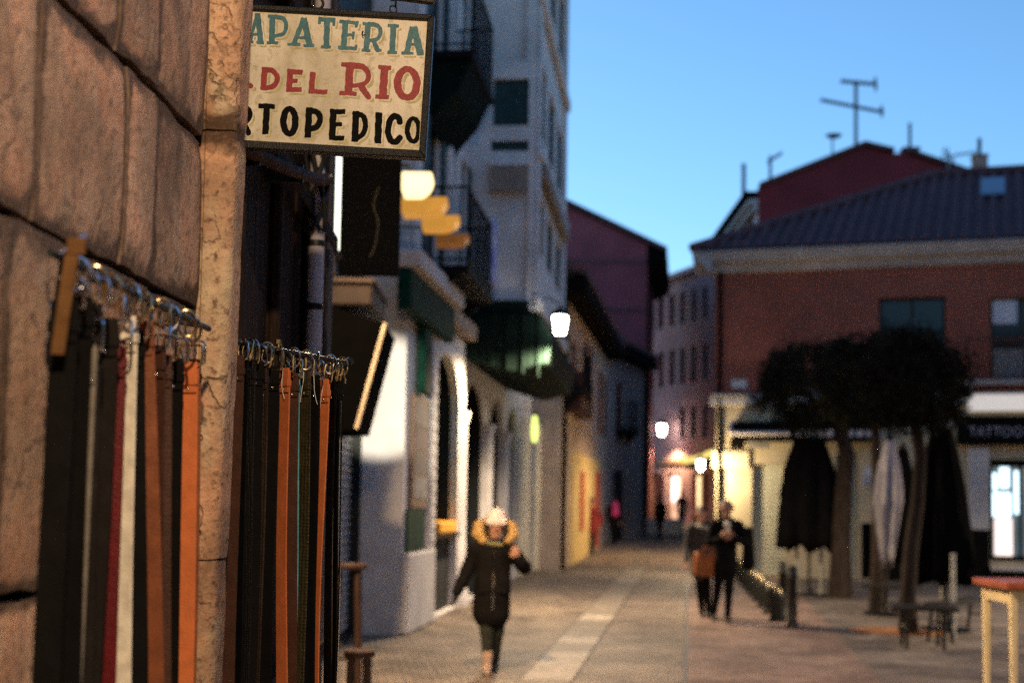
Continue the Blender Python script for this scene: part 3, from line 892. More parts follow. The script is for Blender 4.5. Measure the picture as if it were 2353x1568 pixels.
for i, (xt, xb, yt, w, lm, bm_, lab, Y_) in enumerate(near):
    top = pY(xt, yt, Y_); bot = pY(xb, 1568, Y_)
    top.z = min(top.z, R1Z - .012)
    yaw = .25 * math.sin(i * 2.3)
    Wb = (W1 * math.cos(yaw) + N1 * math.sin(yaw)).normalized(); Nb = (N1 * math.cos(yaw) - W1 * math.sin(yaw)).normalized()
    belt(lab, LE[lm], top, bot, w, Wb, Nb, bm_, G1, seed=i + 31, slack=.006, keeper=(w > .02))
ORD = ['first', 'second', 'third', 'fourth', 'fifth', 'sixth', 'seventh', 'eighth', 'ninth']
# spare buckles threaded on both bars: the glitter between the straps
for i in range(9):
    a = .08 + i * .082
    p = C0 + d1 * a + UZ * (R1Z - .012)
    t = thing('spare_buckle', 'loose steel buckle on the blurred near rail, %s counted from the left' % ORD[i], 'buckle', p, 'loose buckles on the near rail')
    pts = [p + W1 * (math.cos(q) * .016 + .006 * math.sin(i * 3)) + UZ * (math.sin(q) * .024) + d1 * (.008 * math.cos(q + i)) for q in np.linspace(0, 2 * math.pi, 15)[:-1]]
    MB().tube(pts, .0033, 7, closed=True).build('frame', M_brass if i % 3 else M_chrome, t)
    MB().tube([p - UZ * .02, p + UZ * .024 + W1 * .004], .0018, 6).build('prong', M_chrome, t)
for i in range(8):
    a = .05 + i * .058
    p = B0 + d2 * a + UZ * (RZ - .012)
    t = thing('spare_buckle', 'loose brass buckle on the sharp far rail, %s counted from the pilaster' % ORD[i], 'buckle', p, 'loose buckles on the far rail')
    tw = .9 * math.sin(i * 2.2)
    Wt = W2 * math.cos(tw) + d2 * math.sin(tw)
    pts = [p + Wt * (math.cos(q) * .017) + UZ * (math.sin(q) * .025) for q in np.linspace(0, 2 * math.pi, 17)[:-1]]
    MB().tube(pts, .0023, 7, closed=True).build('frame', M_brass if i % 3 else M_chrome, t)
    MB().tube([p - UZ * .022, p + UZ * .026 + d2 * .004], .0014, 6).build('prong', M_brass, t)
# natural leather strap loop at the very left
p = pY(165, 585, 1.97); q = pY(132, 815, 1.97)
nl = thing('leather_strap', 'short natural leather strap hanging at the left end of the near rail', 'strap', p)
dv = (q - p).normalized(); sdv = Vector((1, 0, 0))
MB().obox((p + q) / 2, sdv, Vector((0, 1, 0)), dv, .0095, .003, (q - p).length / 2).build('strap', LE['natural'], nl, bevel=.001)
MB().obox((p + q) / 2 + Vector((-.016, .03, .0)), sdv, Vector((0, 1, 0)), dv, .010, .003, (q - p).length / 2 + .01).build('backing_strap', LE['black'], nl, bevel=.001)
MB().obox(p + Vector((.006, 0, .012)), sdv, Vector((0, 1, 0)), UZ, .013, .004, .012).build('end_tab', LE['natural'], nl, bevel=.001)
MB().tube([p + Vector((.004, 0, .02)), p + Vector((.01, .03, .035)), C0 + UZ * R1Z + d1 * .0], .002, 6).build('hook', M_chrome, nl)

# ================================================================== street lamps (some stand outside the picture)
M_glow = mat('lamp glow', (1, .9, .7), var=0, emit=(1.0, .82, .55), estr=9)
M_glow2 = mat('white lamp glow', (1, 1, .95), var=0, emit=(1.0, .93, .80), estr=14)
def wall_lamp(label, pos, wall, watts, color=WARM, s=1.0, radius=.09, glow=None, drop=.12, spot=150):
    """lantern hung from an arm; wall: point on the wall where the arm is fixed"""
    pos = Vector(pos); wall = Vector(wall)
    t = thing('street_lamp', label, 'lamp', pos)
    top = pos + UZ * (.42 * s)
    MB().tube([wall, wall.lerp(top, .5) + UZ * .12 * s, top + UZ * .06 * s, top], .014 * s, 8).build('arm', M_iron, t)
    MB().lathe(pos, [(.02 * s, .44 * s), (.06 * s, .42 * s), (.15 * s, .33 * s), (.16 * s, .30 * s), (.155 * s, .295 * s)][::-1], 12).build('cap', M_iron, t)
    gl = MB().lathe(pos, [(.07 * s, 0), (.085 * s, .02 * s), (.12 * s, .26 * s), (.11 * s, .29 * s)], 8).build('glass', glow or M_glow, t)
    for k_ in range(4):
        a = math.pi / 2 * k_ + .4
        MB().tube([pos + Vector((math.cos(a) * .092 * s, math.sin(a) * .092 * s, .0)), pos + Vector((math.cos(a) * .135 * s, math.sin(a) * .135 * s, .295 * s))], .007 * s, 5).build('frame_bar', M_iron, t)
    MB().lathe(pos, [(.03 * s, -.05 * s), (.075 * s, -.02 * s), (.08 * s, -.003)], 10).build('base', M_iron, t)
    if watts:
        point_light('lamp_light', t, pos - UZ * drop, watts, color, radius, spot=spot)
    return t
wall_lamp('warm street lamp on a long arm above the near stone wall', (.28, -1.1, 4.15), (-.82, -1.1, 4.5), 430, color=(1, .72, .44), s=1.3, radius=.07, spot=None)
wall_lamp('warm street lamp above the lane beyond the stone building', (-1.02, 9.0, 5.2), (-1.84, 9.0, 5.5), 1450, s=1.3, spot=160)
wall_lamp('warm street lamp on the house right of the square', (14.6, 20, 5.4), (16.45, 20, 5.8), 3000, color=(1, .76, .50), s=1.4, spot=156)
wall_lamp('warm street lamp on the hidden flank of the brick red house', (6.75, 42.0, 4.7), (7.35, 42.2, 5.1), 800, color=(1, .70, .40), s=1.2, spot=165)  # unseen lamp, added to warm the low cream house across the street

# ================================================================== building helpers
def wall_holes(F, a0, a1, z0, z1, depth, holes, n=0.0):
    """front sheet with rectangular openings and their reveals; holes: (a0,a1,z0,z1)"""
    mb = MB()
    As = sorted({a0, a1} | {h[0] for h in holes} | {h[1] for h in holes})
    Zs = sorted({z0, z1} | {h[2] for h in holes} | {h[3] for h in holes})
    As = [a for a in As if a0 - 1e-6 <= a <= a1 + 1e-6]; Zs = [z for z in Zs if z0 - 1e-6 <= z <= z1 + 1e-6]
    for i in range(len(As) - 1):
        for j in range(len(Zs) - 1):
            ca, cz = (As[i] + As[i + 1]) / 2, (Zs[j] + Zs[j + 1]) / 2
            if any(h[0] < ca < h[1] and h[2] < cz < h[3] for h in holes): continue
            mb.add([F.p(As[i], n, Zs[j]), F.p(As[i + 1], n, Zs[j]), F.p(As[i + 1], n, Zs[j + 1]), F.p(As[i], n, Zs[j + 1])], [(0, 1, 2, 3)])
    for h in holes:
        q = [F.p(h[0], n, h[2]), F.p(h[1], n, h[2]), F.p(h[1], n, h[3]), F.p(h[0], n, h[3])]
        r = [F.p(h[0], n - depth, h[2]), F.p(h[1], n - depth, h[2]), F.p(h[1], n - depth, h[3]), F.p(h[0], n - depth, h[3])]
        mb.add(q + r, [(0, 1, 5, 4), (1, 2, 6, 5), (2, 3, 7, 6), (3, 0, 4, 7)])
    return mb

def shell(mb, F, a0, a1, z0, z1, n1, n0):
    """back, sides and top of a block whose front sheet stands at n1"""
    P = F.p
    mb.add([P(a0, n1, z0), P(a0, n0, z0), P(a0, n0, z1), P(a0, n1, z1)], [(0, 1, 2, 3)])
    mb.add([P(a1, n1, z0), P(a1, n0, z0), P(a1, n0, z1), P(a1, n1, z1)], [(0, 1, 2, 3)])
    mb.add([P(a0, n0, z0), P(a1, n0, z0), P(a1, n0, z1), P(a0, n0, z1)], [(0, 1, 2, 3)])
    mb.add([P(a0, n1, z1), P(a1, n1, z1), P(a1, n0, z1), P(a0, n0, z1)], [(0, 1, 2, 3)])
    return mb

M_glass = mat('dark window glass', (.012, .015, .018), rough=.08, var=.2, scale=2, spec=.3)
M_fr_dark = mat('dark window frame', (.03, .025, .022), rough=.5, var=.3)
M_fr_white = mat('white painted joinery', (.62, .61, .60), rough=.5, var=.12, scale=5, bump=.1)

def window(F, h, parent, n=0.0, depth=.12, fm=None, gm=None, fw=.05, mull=1, bars=0, sill=None):
    fm = fm or M_fr_dark; gm = gm or M_glass
    a0, a1, z0, z1 = h
    nn = n - depth
    fr = MB()
    fr.fbox(F, a0 + .001, a1 - .001, nn, nn + .05, z0 + .001, z0 + fw)
    fr.fbox(F, a0 + .001, a1 - .001, nn, nn + .05, z1 - fw, z1 - .001)
    fr.fbox(F, a0 + .001, a0 + fw, nn + .001, nn + .049, z0 + fw, z1 - fw)
    fr.fbox(F, a1 - fw, a1 - .001, nn + .001, nn + .049, z0 + fw, z1 - fw)
    for i in range(mull):
        am = a0 + (a1 - a0) * (i + 1) / (mull + 1)
        fr.fbox(F, am - fw / 2, am + fw / 2, nn + .002, nn + .047, z0 + fw, z1 - fw)
    for i in range(bars):
        zm = z0 + (z1 - z0) * (i + 1) / (bars + 1)
        fr.fbox(F, a0 + fw, a1 - fw, nn + .003, nn + .044, zm - fw * .3, zm + fw * .3)
    w = fr.build('window', fm, parent)
    for i in range(mull + 1):
        b0 = a0 + (a1 - a0) * i / (mull + 1) + fw * .5; b1 = a0 + (a1 - a0) * (i + 1) / (mull + 1) - fw * .5
        MB().fbox(F, b0, b1, nn + .012, nn + .022, z0 + fw, z1 - fw).build('pane', gm, w)
    if sill:
        MB().fbox(F, a0 - .08, a1 + .08, n + .002, n + .09, z0 - .07, z0 - .004).build('sill', sill, w)
    return w

def shutter(F, a0, a1, z0, z1, n, m, parent, slats=8):
    s_ = MB().fbox(F, a0, a1, n, n + .03, z0, z1).build('window_shutter', m, parent)
    for i in range(slats):
        z = z0 + (z1 - z0) * (i + .5) / slats
        MB().fbox(F, a0 + .04, a1 - .04, n + .028, n + .042, z - .03, z + .02).build('slat', m, s_)
    return s_

def balcony(F, a0, a1, z, parent, out=.6, rail_h=1.05, m=None, slab=None, pitch=.13):
    m = m or M_iron; slab = slab or M_iron
    b_ = MB().fbox(F, a0, a1, .003, out, z - .10, z).build('balcony', slab, parent)
    # iron brackets under the slab
    for a in (a0 + .12, a1 - .12):
        MB().prism([F.p(a, .004, z - .11), F.p(a, out * .85, z - .11), F.p(a, .3, z - .25), F.p(a, .004, z - .55)], F.d * .06).build('bracket', slab, b_)
    n_ = out - .03
    for zz in (z + .08, z + rail_h):
        MB().tube([F.p(a0 + .02, .01, zz), F.p(a0 + .02, n_, zz), F.p(a1 - .02, n_, zz), F.p(a1 - .02, .01, zz)], .018, 6).build('handrail', m, b_)
    posts = [(a0 + .02 + (a1 - a0 - .04) * i / max(1, round((a1 - a0) / pitch)), n_) for i in range(round((a1 - a0) / pitch) + 1)]
    k_ = round(out / pitch)
    posts += [(a0 + .02, n_ * i / k_) for i in range(1, k_)] + [(a1 - .02, n_ * i / k_) for i in range(1, k_)]
    for (a, n) in posts:
        MB().tube([F.p(a, n, z + .001), F.p(a, n, z + rail_h - .017)], .0075, 5).build('baluster', m, b_)
    return b_

# ================================================================== white corner house with bay window (left middle)
M_white = mat('white painted render', (.56, .545, .55), rough=.75, var=.22, scale=1.4, bump=.25, bscale=25, detail=8)
M_whited = mat('white pier paint', (.62, .58, .54), rough=.7, var=.16, scale=1.6, bump=.25, bscale=25)
M_tealw = mat('dark teal paint', (.012, .040, .042), rough=.5, var=.4, scale=4)
M_green = mat('bottle green paint', (.004, .034, .022), rough=.75, spec=.06, var=.45, scale=3)
M_blackg = mat('black green awning', (.004, .010, .008), rough=.9, spec=.05, var=.4, scale=3)
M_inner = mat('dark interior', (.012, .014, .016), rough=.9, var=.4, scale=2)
M_taupe = mat('taupe soffit board', (.24, .19, .16), rough=.7, var=.25, scale=3)
FC = Frame((-1.33, 17.7), (.105, 1))
C = thing('white_house', 'tall white house with green shopfront and glazed bay on the left', 'building', (-1.0, 20, 0))
LC = 17.4
hC = lambda x, y, n=0: FC.hit(x, y, n)
# openings of the arcade at street level
def ax(x): return hC(x, 1100)[0]
arch = [(ax(991), ax(1053)), (ax(1064), ax(1120)), (ax(1124), ax(1158)), (ax(1162), ax(1188))]
ztop = [3.85, 3.75, 3.7, 3.7]
holes = [(a, b_, .02, z) for (a, b_), z in zip(arch, ztop)]
# upper windows behind shutters and balconies
up = [(1.2, 2.3, 4.95, 7.1), (4.2, 5.2, 4.9, 7.1), (1.2, 2.3, 7.85, 10.0), (4.2, 5.2, 7.85, 10.0), (1.2, 2.3, 10.8, 12.6), (13, 14.1, 5.0, 7.0), (15, 16.1, 5.0, 7.0)]
mb = wall_holes(FC, 0, LC, 0, 13.5, .14, holes + up)
# end wall toward the viewer: pier plane
P = FC.p
mb.add([P(0, 0, 0), P(0, -6, 0), P(0, -6, 13.5), P(0, 0, 13.5)], [(0, 1, 2, 3)])
mb.add([P(LC, 0, 0), P(LC, -6, 0), P(LC, -6, 13.5), P(LC, 0, 13.5)], [(0, 1, 2, 3)])
mb.add([P(0, -6, 0), P(LC, -6, 0), P(LC, -6, 13.5), P(0, -6, 13.5)], [(0, 1, 2, 3)])
mb.add([P(0, 0, 13.5), P(LC, 0, 13.5), P(LC, -6, 13.5), P(0, -6, 13.5)], [(0, 1, 2, 3)])
Cw = mb.build('wall', M_white, C)
# arch heads
for (a, b_), z in zip(arch, ztop):
    w = b_ - a; hh = min(w / 2, .75); m_ = MB()
    n_ = 12; vs = []
    for i in range(n_ + 1):
        t = math.pi * i / n_
        aa = (a + b_) / 2 - math.cos(t) * w / 2; zz = z - hh + math.sin(t) * hh
        vs += [P(aa, -.002, zz), P(aa, -.002, z), P(aa, -.14, zz), P(aa, -.14, z)]
    fs = []
    for i in range(n_):
        o_ = 4 * i
        fs += [(o_, o_ + 4, o_ + 5, o_ + 1), (o_, o_ + 2, o_ + 6, o_ + 4)]
    m_.add(vs, fs); m_.build('arch_head', M_white, Cw)
    q = [P(a - .02, -.142, .005), P(b_ + .02, -.142, .005), P(b_ + .02, -.142, z + .02), P(a - .02, -.142, z + .02)]
    q += [p_ - FC.n * 1.6 for p_ in q]
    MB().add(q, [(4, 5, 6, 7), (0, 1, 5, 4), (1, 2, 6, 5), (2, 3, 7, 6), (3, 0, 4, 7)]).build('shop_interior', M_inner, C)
for (h) in up:
    window(FC, h, C, depth=.12, fm=M_tealw, mull=1, bars=2)
# green painted boards inside the first arch, serving counter with a yellow tray
a, b_ = arch[0]
MB().fbox(FC, a + .4, b_ - .05, -1.2, -1.1, 1.2, 3.3).build('green_panel', mat('deep green wall', (.012, .085, .03), rough=.6, var=.3), C)
cz = 1.12
MB().fbox(FC, a + .02, b_ - .02, -.6, -.12, .02, cz).build('counter', M_inner, C)
MB().fbox(FC, a + .02, b_ - .02, -.62, .05, cz + .003, cz + .06).build('counter_top', M_darkwood, C)
tr_ = MB().fbox(FC, a + .9, b_ - .06, -.35, .0, cz + .065, cz + .24).build('crate', mat('yellow plastic crate', (.62, .30, .03), rough=.45, var=.15), None, bevel=.02)
tag(tr_, 'yellow crate on the counter inside the first arch of the white house', 'crate')
# street pier: base, framed menu, green panels, painted columns
MB().fbox(FC, -.02, ax(990) - .06, .002, .10, .02, 1.0).build('plinth', M_white, C, bevel=.015)
mz0, mz1 = hC(950, 1165)[1], hC(950, 905)[1]
ma0, ma1 = ax(938), ax(974)
mf = MB().fbox(FC, ma0, ma1, .012, .05, mz0, mz1).build('menu_case', mat('brown menu frame', (.12, .06, .035), rough=.5, var=.3), C)
for i in range(4):
    z = mz0 + .12 + (mz1 - mz0 - .2) * i / 4
    MB().fbox(FC, ma0 + .12, ma1 - .12, .052, .058, z, z + .28).build('menu_sheet', mat('menu sheet %d' % i, [(.22, .21, .22), (.12, .1, .1), (.16, .11, .11), (.24, .2, .18)][i], var=.5, scale=9), mf)
MB().fbox(FC, ax(932), ax(970), .012, .04, 1.02, mz0 - .02).build('green_panel', M_green, C)
MB().fbox(FC, ax(978), ax(990), .004, .07, 1.0, 4.0).build('column', M_white, C, bevel=.015)
for i in range(16):
    z = 1.1 + i * .17
    MB().fbox(FC, ax(979), ax(988.5), .071, .085, z, z + .12).build('brick', M_white, C)
for x in (1059, 1122, 1160):
    a_ = ax(x)
    c_ = P(a_, .0, 0)
    MB().lathe(c_, [(.15, .0), (.15, .25), (.10, .32), (.085, 1.5), (.085, 2.9), (.12, 3.0), (.14, 3.1)], 14).build('column', M_white, C)
# green fascia and cornice over the shopfront
za = 3.92
def fasc(a0, a1, n0, n1, z0, z1, m, nm):
    return MB().fbox(FC, a0, a1, n0, n1, z0, z1).build(nm, m, C, bevel=.02)
fasc(-1.0, 2.6, .06, .22, za, za + .48, M_green, 'fascia')
fasc(-1.0, 2.7, .03, .34, za + .5, za + .72, M_white, 'cornice')
fasc(.62, 1.15, .03, .14, 3.05, za - .004, M_green, 'green_board')
fasc(2.62, 8.6, .04, .2, 4.25, 4.5, M_taupe, 'cornice')
# upper pilaster strips and dark teal shutters
for a_ in (.1, 2.75, 3.55, 5.6):
    fasc(a_, a_ + .32, .004, .09, 4.7, 13.4, M_white, 'pilaster_strip')
for (a0, a1, z0, z1) in ((.55, 1.17, 4.95, 7.1), (2.33, 2.7, 4.95, 7.1), (.55, 1.17, 7.85, 10), (2.33, 2.7, 7.85, 10.0), (3.92, 4.17, 4.9, 7.1), (3.92, 4.17, 7.85, 10.0), (5.23, 5.55, 4.9, 7.1), (5.23, 5.55, 7.85, 10), (.55, 1.17, 10.8, 12.6)):
    shutter(FC, a0, a1, z0, z1, .006, M_tealw, C, 10)
M_balc = mat('black balcony metal', (.006, .006, .008), rough=.8, spec=.1, var=.3)
b1 = balcony(FC, 1.0, 3.9, 4.78, C, out=.62, m=M_balc, slab=M_balc)
b2 = balcony(FC, 1.1, 3.45, 7.72, C, out=.62, m=M_balc, slab=M_balc)
MB().prism([P(1.2, .01, 7.6), P(1.2, .58, 7.6), P(1.2, .4, 7.2), P(1.2, .01, 6.75)], FC.d * 2.1).build('corbel', M_blackg, b2)
# cloth over the railing of the lower balcony
cl = MB(); vs = []
for i in range(9):
    for j in range(9):
        a_ = 3.2 + .68 * i / 8; z = 5.86 - 1.0 * j / 8
        vs.append(P(a_, .66 + .03 * math.sin(i * 1.9) * (j / 8), z))
cl.add(vs, [(i * 9 + j, i * 9 + j + 1, (i + 1) * 9 + j + 1, (i + 1) * 9 + j) for i in range(8) for j in range(8)], True)
clo = cl.build('cloth', mat('blue and white cloth', (.06, .10, .42), c2=(.5, .5, .6), scale=3, rough=.9), None)
sm = clo.modifiers.new('thickness', 'SOLIDIFY'); sm.thickness = .008
tag(clo, 'blue and white cloth hung over the lower balcony railing', 'cloth')

# projecting bay: faces the viewer with its narrow side
FY = 23.0
by0 = pY(1067, 700, FY); by1 = pY(1226, 700, FY)
bay_n = (by1 - FC.o).dot(FC.n); bay_a = (by1 - FC.o).dot(FC.d)
BZ0 = 4.78
bay_len = 6.6
bay = MB()
FBy = Frame((P(bay_a, .0, 0).x, P(bay_a, .0, 0).y), (FC.n.x, FC.n.y))       # side toward the viewer, a runs out from the facade
hb = lambda x, y: FBy.hit(x, y)
wside = [(hb(1131, 289)[0], hb(1214, 289)[0], hb(1170, 289)[1], hb(1170, 181)[1]), (hb(1127, 348)[0], hb(1214, 348)[0], hb(1170, 347)[1], hb(1170, 323)[1])]
wside += [(hb(1131, 100)[0], hb(1214, 100)[0], hb(1170, -160)[1], hb(1170, -300)[1])]
pan = [(hb(1127, 400)[0], hb(1214, 400)[0], hb(1170, 690)[1] + .05, hb(1170, 382)[1]), (hb(1122, 100)[0], hb(1210, 100)[0], hb(1170, 140)[1], hb(1170, -110)[1])]
sidem = wall_holes(FBy, .0, bay_n, BZ0, 13.0, .10, wside + pan)
side = sidem.build('bay_side', M_white, C)
for h in wside:
    MB().fbox(FBy, h[0] + .002, h[1] - .002, -.13, -.10, h[2] + .002, h[3] - .002).build('pane', M_tealw, side)
for h in pan:
    MB().fbox(FBy, h[0] + .002, h[1] - .002, -.14, -.097, h[2] + .002, h[3] - .002).build('panel', M_white, side)
    MB().fbox(FBy, h[0] - .03, h[1] + .03, .003, .07, h[3] + .004, h[3] + .09).build('drip_moulding', M_white, side)
FBf = Frame((FBy.p(bay_n, 0, 0).x, FBy.p(bay_n, 0, 0).y), (FC.d.x, FC.d.y))
fw_ = []
for i in range(3):
    a_ = .35 + i * 2.1
    for (z0, z1) in ((5.9, 6.9), (7.9, 9.2), (10.6, 12)):
        fw_.append((a_, a_ + 1.6, z0, z1))
fr_ = wall_holes(FBf, 0, bay_len, BZ0, 13.0, .12, fw_)
for q in ([FBf.p(bay_len, 0, BZ0), FBf.p(bay_len, -bay_n, BZ0), FBf.p(bay_len, -bay_n, 13), FBf.p(bay_len, 0, 13)], [FBf.p(0, 0, 13), FBf.p(bay_len, 0, 13), FBf.p(bay_len, -bay_n, 13), FBf.p(0, -bay_n, 13)]):
    fr_.add(q, [(0, 1, 2, 3)])
fr_.add([FBf.p(0, 0, BZ0), FBf.p(bay_len, 0, BZ0), FBf.p(bay_len, -bay_n, BZ0), FBf.p(0, -bay_n, BZ0)], [(0, 1, 2, 3)])
bf = fr_.build('bay_front', M_white, C)
for h in fw_:
    window(FBf, h, C, depth=.1, fm=M_tealw, mull=1)
for z in (BZ0 + .02, 7.3, 9.9, 12.6):
    MB().fbox(FBf, -.06, bay_len + .05, .004, .12, z, z + .22).build('string_course', M_white, bf, bevel=.02)
for a_ in (.0, bay_len - .3):
    MB().fbox(FBf, a_, a_ + .3, .004, .06, BZ0 + .25, 12.6).build('pilaster_strip', M_white, bf, bevel=.015)
MB().fbox(FBf, .4, bay_len - .4, .06, .16, 7.05, 7.29).build('soffit_board', M_taupe, bf)
MB().fbox(FBy, hb(1127, 400)[0], hb(1214, 400)[0], .072, .09, hb(1170, 440)[1], hb(1170, 384)[1]).build('soffit_board', M_taupe, side)
MB().fbox(FBy, hb(1100, 690)[0], hb(1215, 690)[0], .004, .05, hb(1150, 728)[1], hb(1150, 690)[1]).build('green_board', M_blackg, side)
# black-green canopy below the bay
cz1 = 4.74
can = MB()
prof = [(-.4, cz1), (bay_n + .1, cz1), (bay_n + .32, cz1 - .4), (bay_n + .25, cz1 - .85), (bay_n - .3, cz1 - 1.0), (-.2, cz1 - .7)]
can.prism([FBy.p(a_, .15, z) for a_, z in prof], FC.d * 6.2)
can.build('canopy', M_blackg, C, bevel=.04)
for x in range(5):
    MB().tube([FBy.p(.2 + .25 * x, .16, cz1 - .82 - .06 * x), FBy.p(.2 + .25 * x, .16, cz1 - .05)], .02, 5).build('canopy_rib', M_blackg, C)
# curved bar posts of the terrace under the canopy
ter = thing('terrace_awning_frame', 'pale curved metal awning posts in front of the dark arches', 'awning frame', pg(1150, 1350))
for (x0, x1, yb) in ((1132, 1168, 1330), (1158, 1170, 1310)):
    g0 = pg(x0, yb)
    MB().tube([g0, Vector((g0.x, g0.y, 2.3)), pY(x0 + 6, 960, g0.y), pY((x0 + x1) / 2, 925, g0.y), pY(x1, 895, g0.y)], .035, 8).build('post', M_pipe, ter)

# cream shop pilasters beyond the canopy, neon shop sign and globe
M_cream = mat('cream stone shopfront', (.62, .56, .45), rough=.65, var=.2, scale=2, bump=.2)
for (x0, x1, nn) in ((1190, 1204, .14), (1214, 1246, .2), (1256, 1288, .16)):
    a0, a1 = ax(x0), ax(x1)
    MB().fbox(FC, a0, min(a1, LC + 9), .003, nn, .02, 3.6).build('shop_pilaster', M_cream, C, bevel=.02)
ns = thing('neon_sign', 'small green neon shop sign on the white house', 'sign', P(ax(1226), .4, 2.9))
na = FC.hit(1228, 985, .45)
for i, (dz, r_) in enumerate(((-.2, .06), (-.07, .075), (.07, .07), (.2, .055))):
    MB().lathe(P(na[0], .45, na[1] + dz), [(.02, -.09), (r_, -.05), (r_ * 1.1, .03), (.03, .09)], 10).build('bulb', mat('green neon', (.5, .8, .2), var=0, emit=(.60, .72, .16), estr=1.0), ns)
MB().tube([P(na[0], .02, na[1] + .42), P(na[0], .45, na[1] + .42), P(na[0], .45, na[1] - .42)], .015, 6).build('arm', M_iron, ns)
gl_ = thing('globe_lamp', 'small white globe lamp low on the shop beside the white house', 'lamp', P(ax(1268), .3, 2.5))
gp = FC.hit(1270, 1070, .35)
ps = [(math.sin(math.pi * i / 8) * .09 + .001, -math.cos(math.pi * i / 8) * .09) for i in range(9)]
MB().lathe(P(gp[0], .35, gp[1]), ps, 12).build('globe', mat('dim globe', (.8, .8, .8), var=0, emit=(1, .9, .8), estr=.5), gl_)
MB().tube([P(gp[0], .01, gp[1] + .12), P(gp[0], .35, gp[1] + .12), P(gp[0], .35, gp[1] + .085)], .012, 6).build('arm', M_iron, gl_)
# corner street lamp, lit
lp = pY(1286, 768, 22.6)
wall_lamp('bright white lantern on the corner of the white house', lp, FBf.p(.2, .01, lp.z + .62), 950, color=(1, .74, .46), s=1.0, glow=M_glow2, drop=.16, spot=166)

# ================================================================== dark shop between the stone building and the white house
FB = Frame((-1.86, 5.6), (0, 1))
B = thing('dark_shop', 'dark painted shop with grey roller shutter before the white house', 'building', (-1.9, 10, 0))
M_bdark = mat('black green shop paint', (.008, .012, .012), rough=.6, var=.4, scale=2)
sh0, sh1 = FB.hit(800, 1460)[0], FB.hit(866, 1440)[0]
holesB = [(sh0 - 1.2, sh1, .05, 2.95), (5.0, 7.0, .4, 2.8), (5, 6.2, 4.2, 6), (8, 9.2, 4.2, 6)]
mb = wall_holes(FB, 0, 12.1, 0, 9.5, .2, holesB); shell(mb, FB, 0, 12.1, 0, 9.5, 0, -6)
mb.build('wall', M_bdark, B)
for h in holesB[1:]:
    window(FB, h, B, depth=.15)
M_shut = mat('grey roller shutter', (.36, .36, .37), rough=.45, var=.12, scale=6, spec=.5)
rs = MB().fbox(FB, sh0 - 1.19, sh1 - .002, -.17, -.15, .06, 2.93).build('roller_shutter', M_shut, B)
for i in range(30):
    z = .07 + i * .095
    q = [FB.p(sh0 - 1.18, -.148, z), FB.p(sh0 - 1.18, -.118, z + .03), FB.p(sh0 - 1.18, -.118, z + .06), FB.p(sh0 - 1.18, -.148, z + .09)]
    MB().prism(q, FB.d * (sh1 - sh0 + 1.16)).build('slat', M_shut, rs)
# black awning with pale edge over the shutter
aw = thing('black_awning', 'folded black awning with a pale slanting edge over the shop shutter', 'awning', pY(800, 850, 12.2))
AY = 12.2
pts = [(720, 690), (882, 742), (816, 986), (735, 990)]
MB().prism([pY(x, y, AY) for x, y in pts], (0, 1.2, 0)).build('fabric', mat('black awning cloth', (.0015, .0015, .0015), rough=.95, spec=.01, var=.2), aw)
e0, e1 = pY(884, 742, AY - .02), pY(818, 984, AY - .02)
MB().tube([e0, e1], .018, 6).build('edge_trim', mat('pale awning trim', (.45, .38, .28), rough=.6, var=.2), aw)
for y_, z_ in ((AY + .15, 3.05), (AY + 1.05, 3.05), (AY + .6, 2.5)):
    MB().tube([(-1.87, y_, z_), (-1.5, y_, z_)], .018, 6).build('wall_arm', M_iron, aw)
bx0 = thing('brown_sign_box', 'dark brown wooden box sign above the black awning', 'sign', pY(785, 680, 12.8))
q0, q1 = pY(742, 700, 12.6), pY(856, 652, 12.6)
MB().box(q0.x, q1.x, 12.6, 14.0, q0.z, q1.z).build('box', mat('brown box', (.028, .017, .014), rough=.6, var=.4), bx0, bevel=.02)  # box stretched right and back so that it shades the lower pier
MB().box(q0.x - .02, q1.x + .02, 12.55, 14.0, q1.z + .003, q1.z + .05).build('lid', mat('dusty lid', (.08, .06, .052), rough=.8, var=.3), bx0, bevel=.01)
MB().box(-1.87, q0.x - .003, 12.8, 13.8, q0.z + .04, q1.z - .04).build('wall_mount', M_blackm, bx0)
# big black projecting signboard with faint scroll
BYs = 8.0
bs = thing('black_signboard', 'big black projecting signboard with faint gold scroll under the painted sign', 'sign', pY(848, 500, BYs))
k0, k1 = pY(776, 628, BYs), pY(921, 340, BYs)
MB().box(k0.x, k1.x, BYs, BYs + .09, k0.z, k1.z).build('board', M_blackp, bs, bevel=.008)
M_gold = mat('faded gold scroll paint', (.045, .032, .016), rough=.5, var=.4, scale=20)
for (cur) in ([(810, 480), (835, 470), (860, 440), (880, 410), (868, 402)], [(870, 430), (858, 470), (868, 510), (862, 560), (850, 590)], [(845, 450), (872, 470), (850, 500), (875, 530)]):
    MB().tube([pY(x, y, BYs - .004) for x, y in bez(cur, 6)], .006, 6, flat=.3).build('scroll', M_gold, bs)
MB().tube([Vector((k0.x - .35, BYs + .04, k1.z + .05)), Vector((k1.x, BYs + .04, k1.z + .05))], .014, 8).build('arm', M_iron, bs)
for x in (.04, .28):
    MB().tube([Vector((k0.x + x, BYs + .04, k1.z + .05)), Vector((k0.x + x, BYs + .04, k1.z - .01))], .006, 6).build('hanger', M_iron, bs)
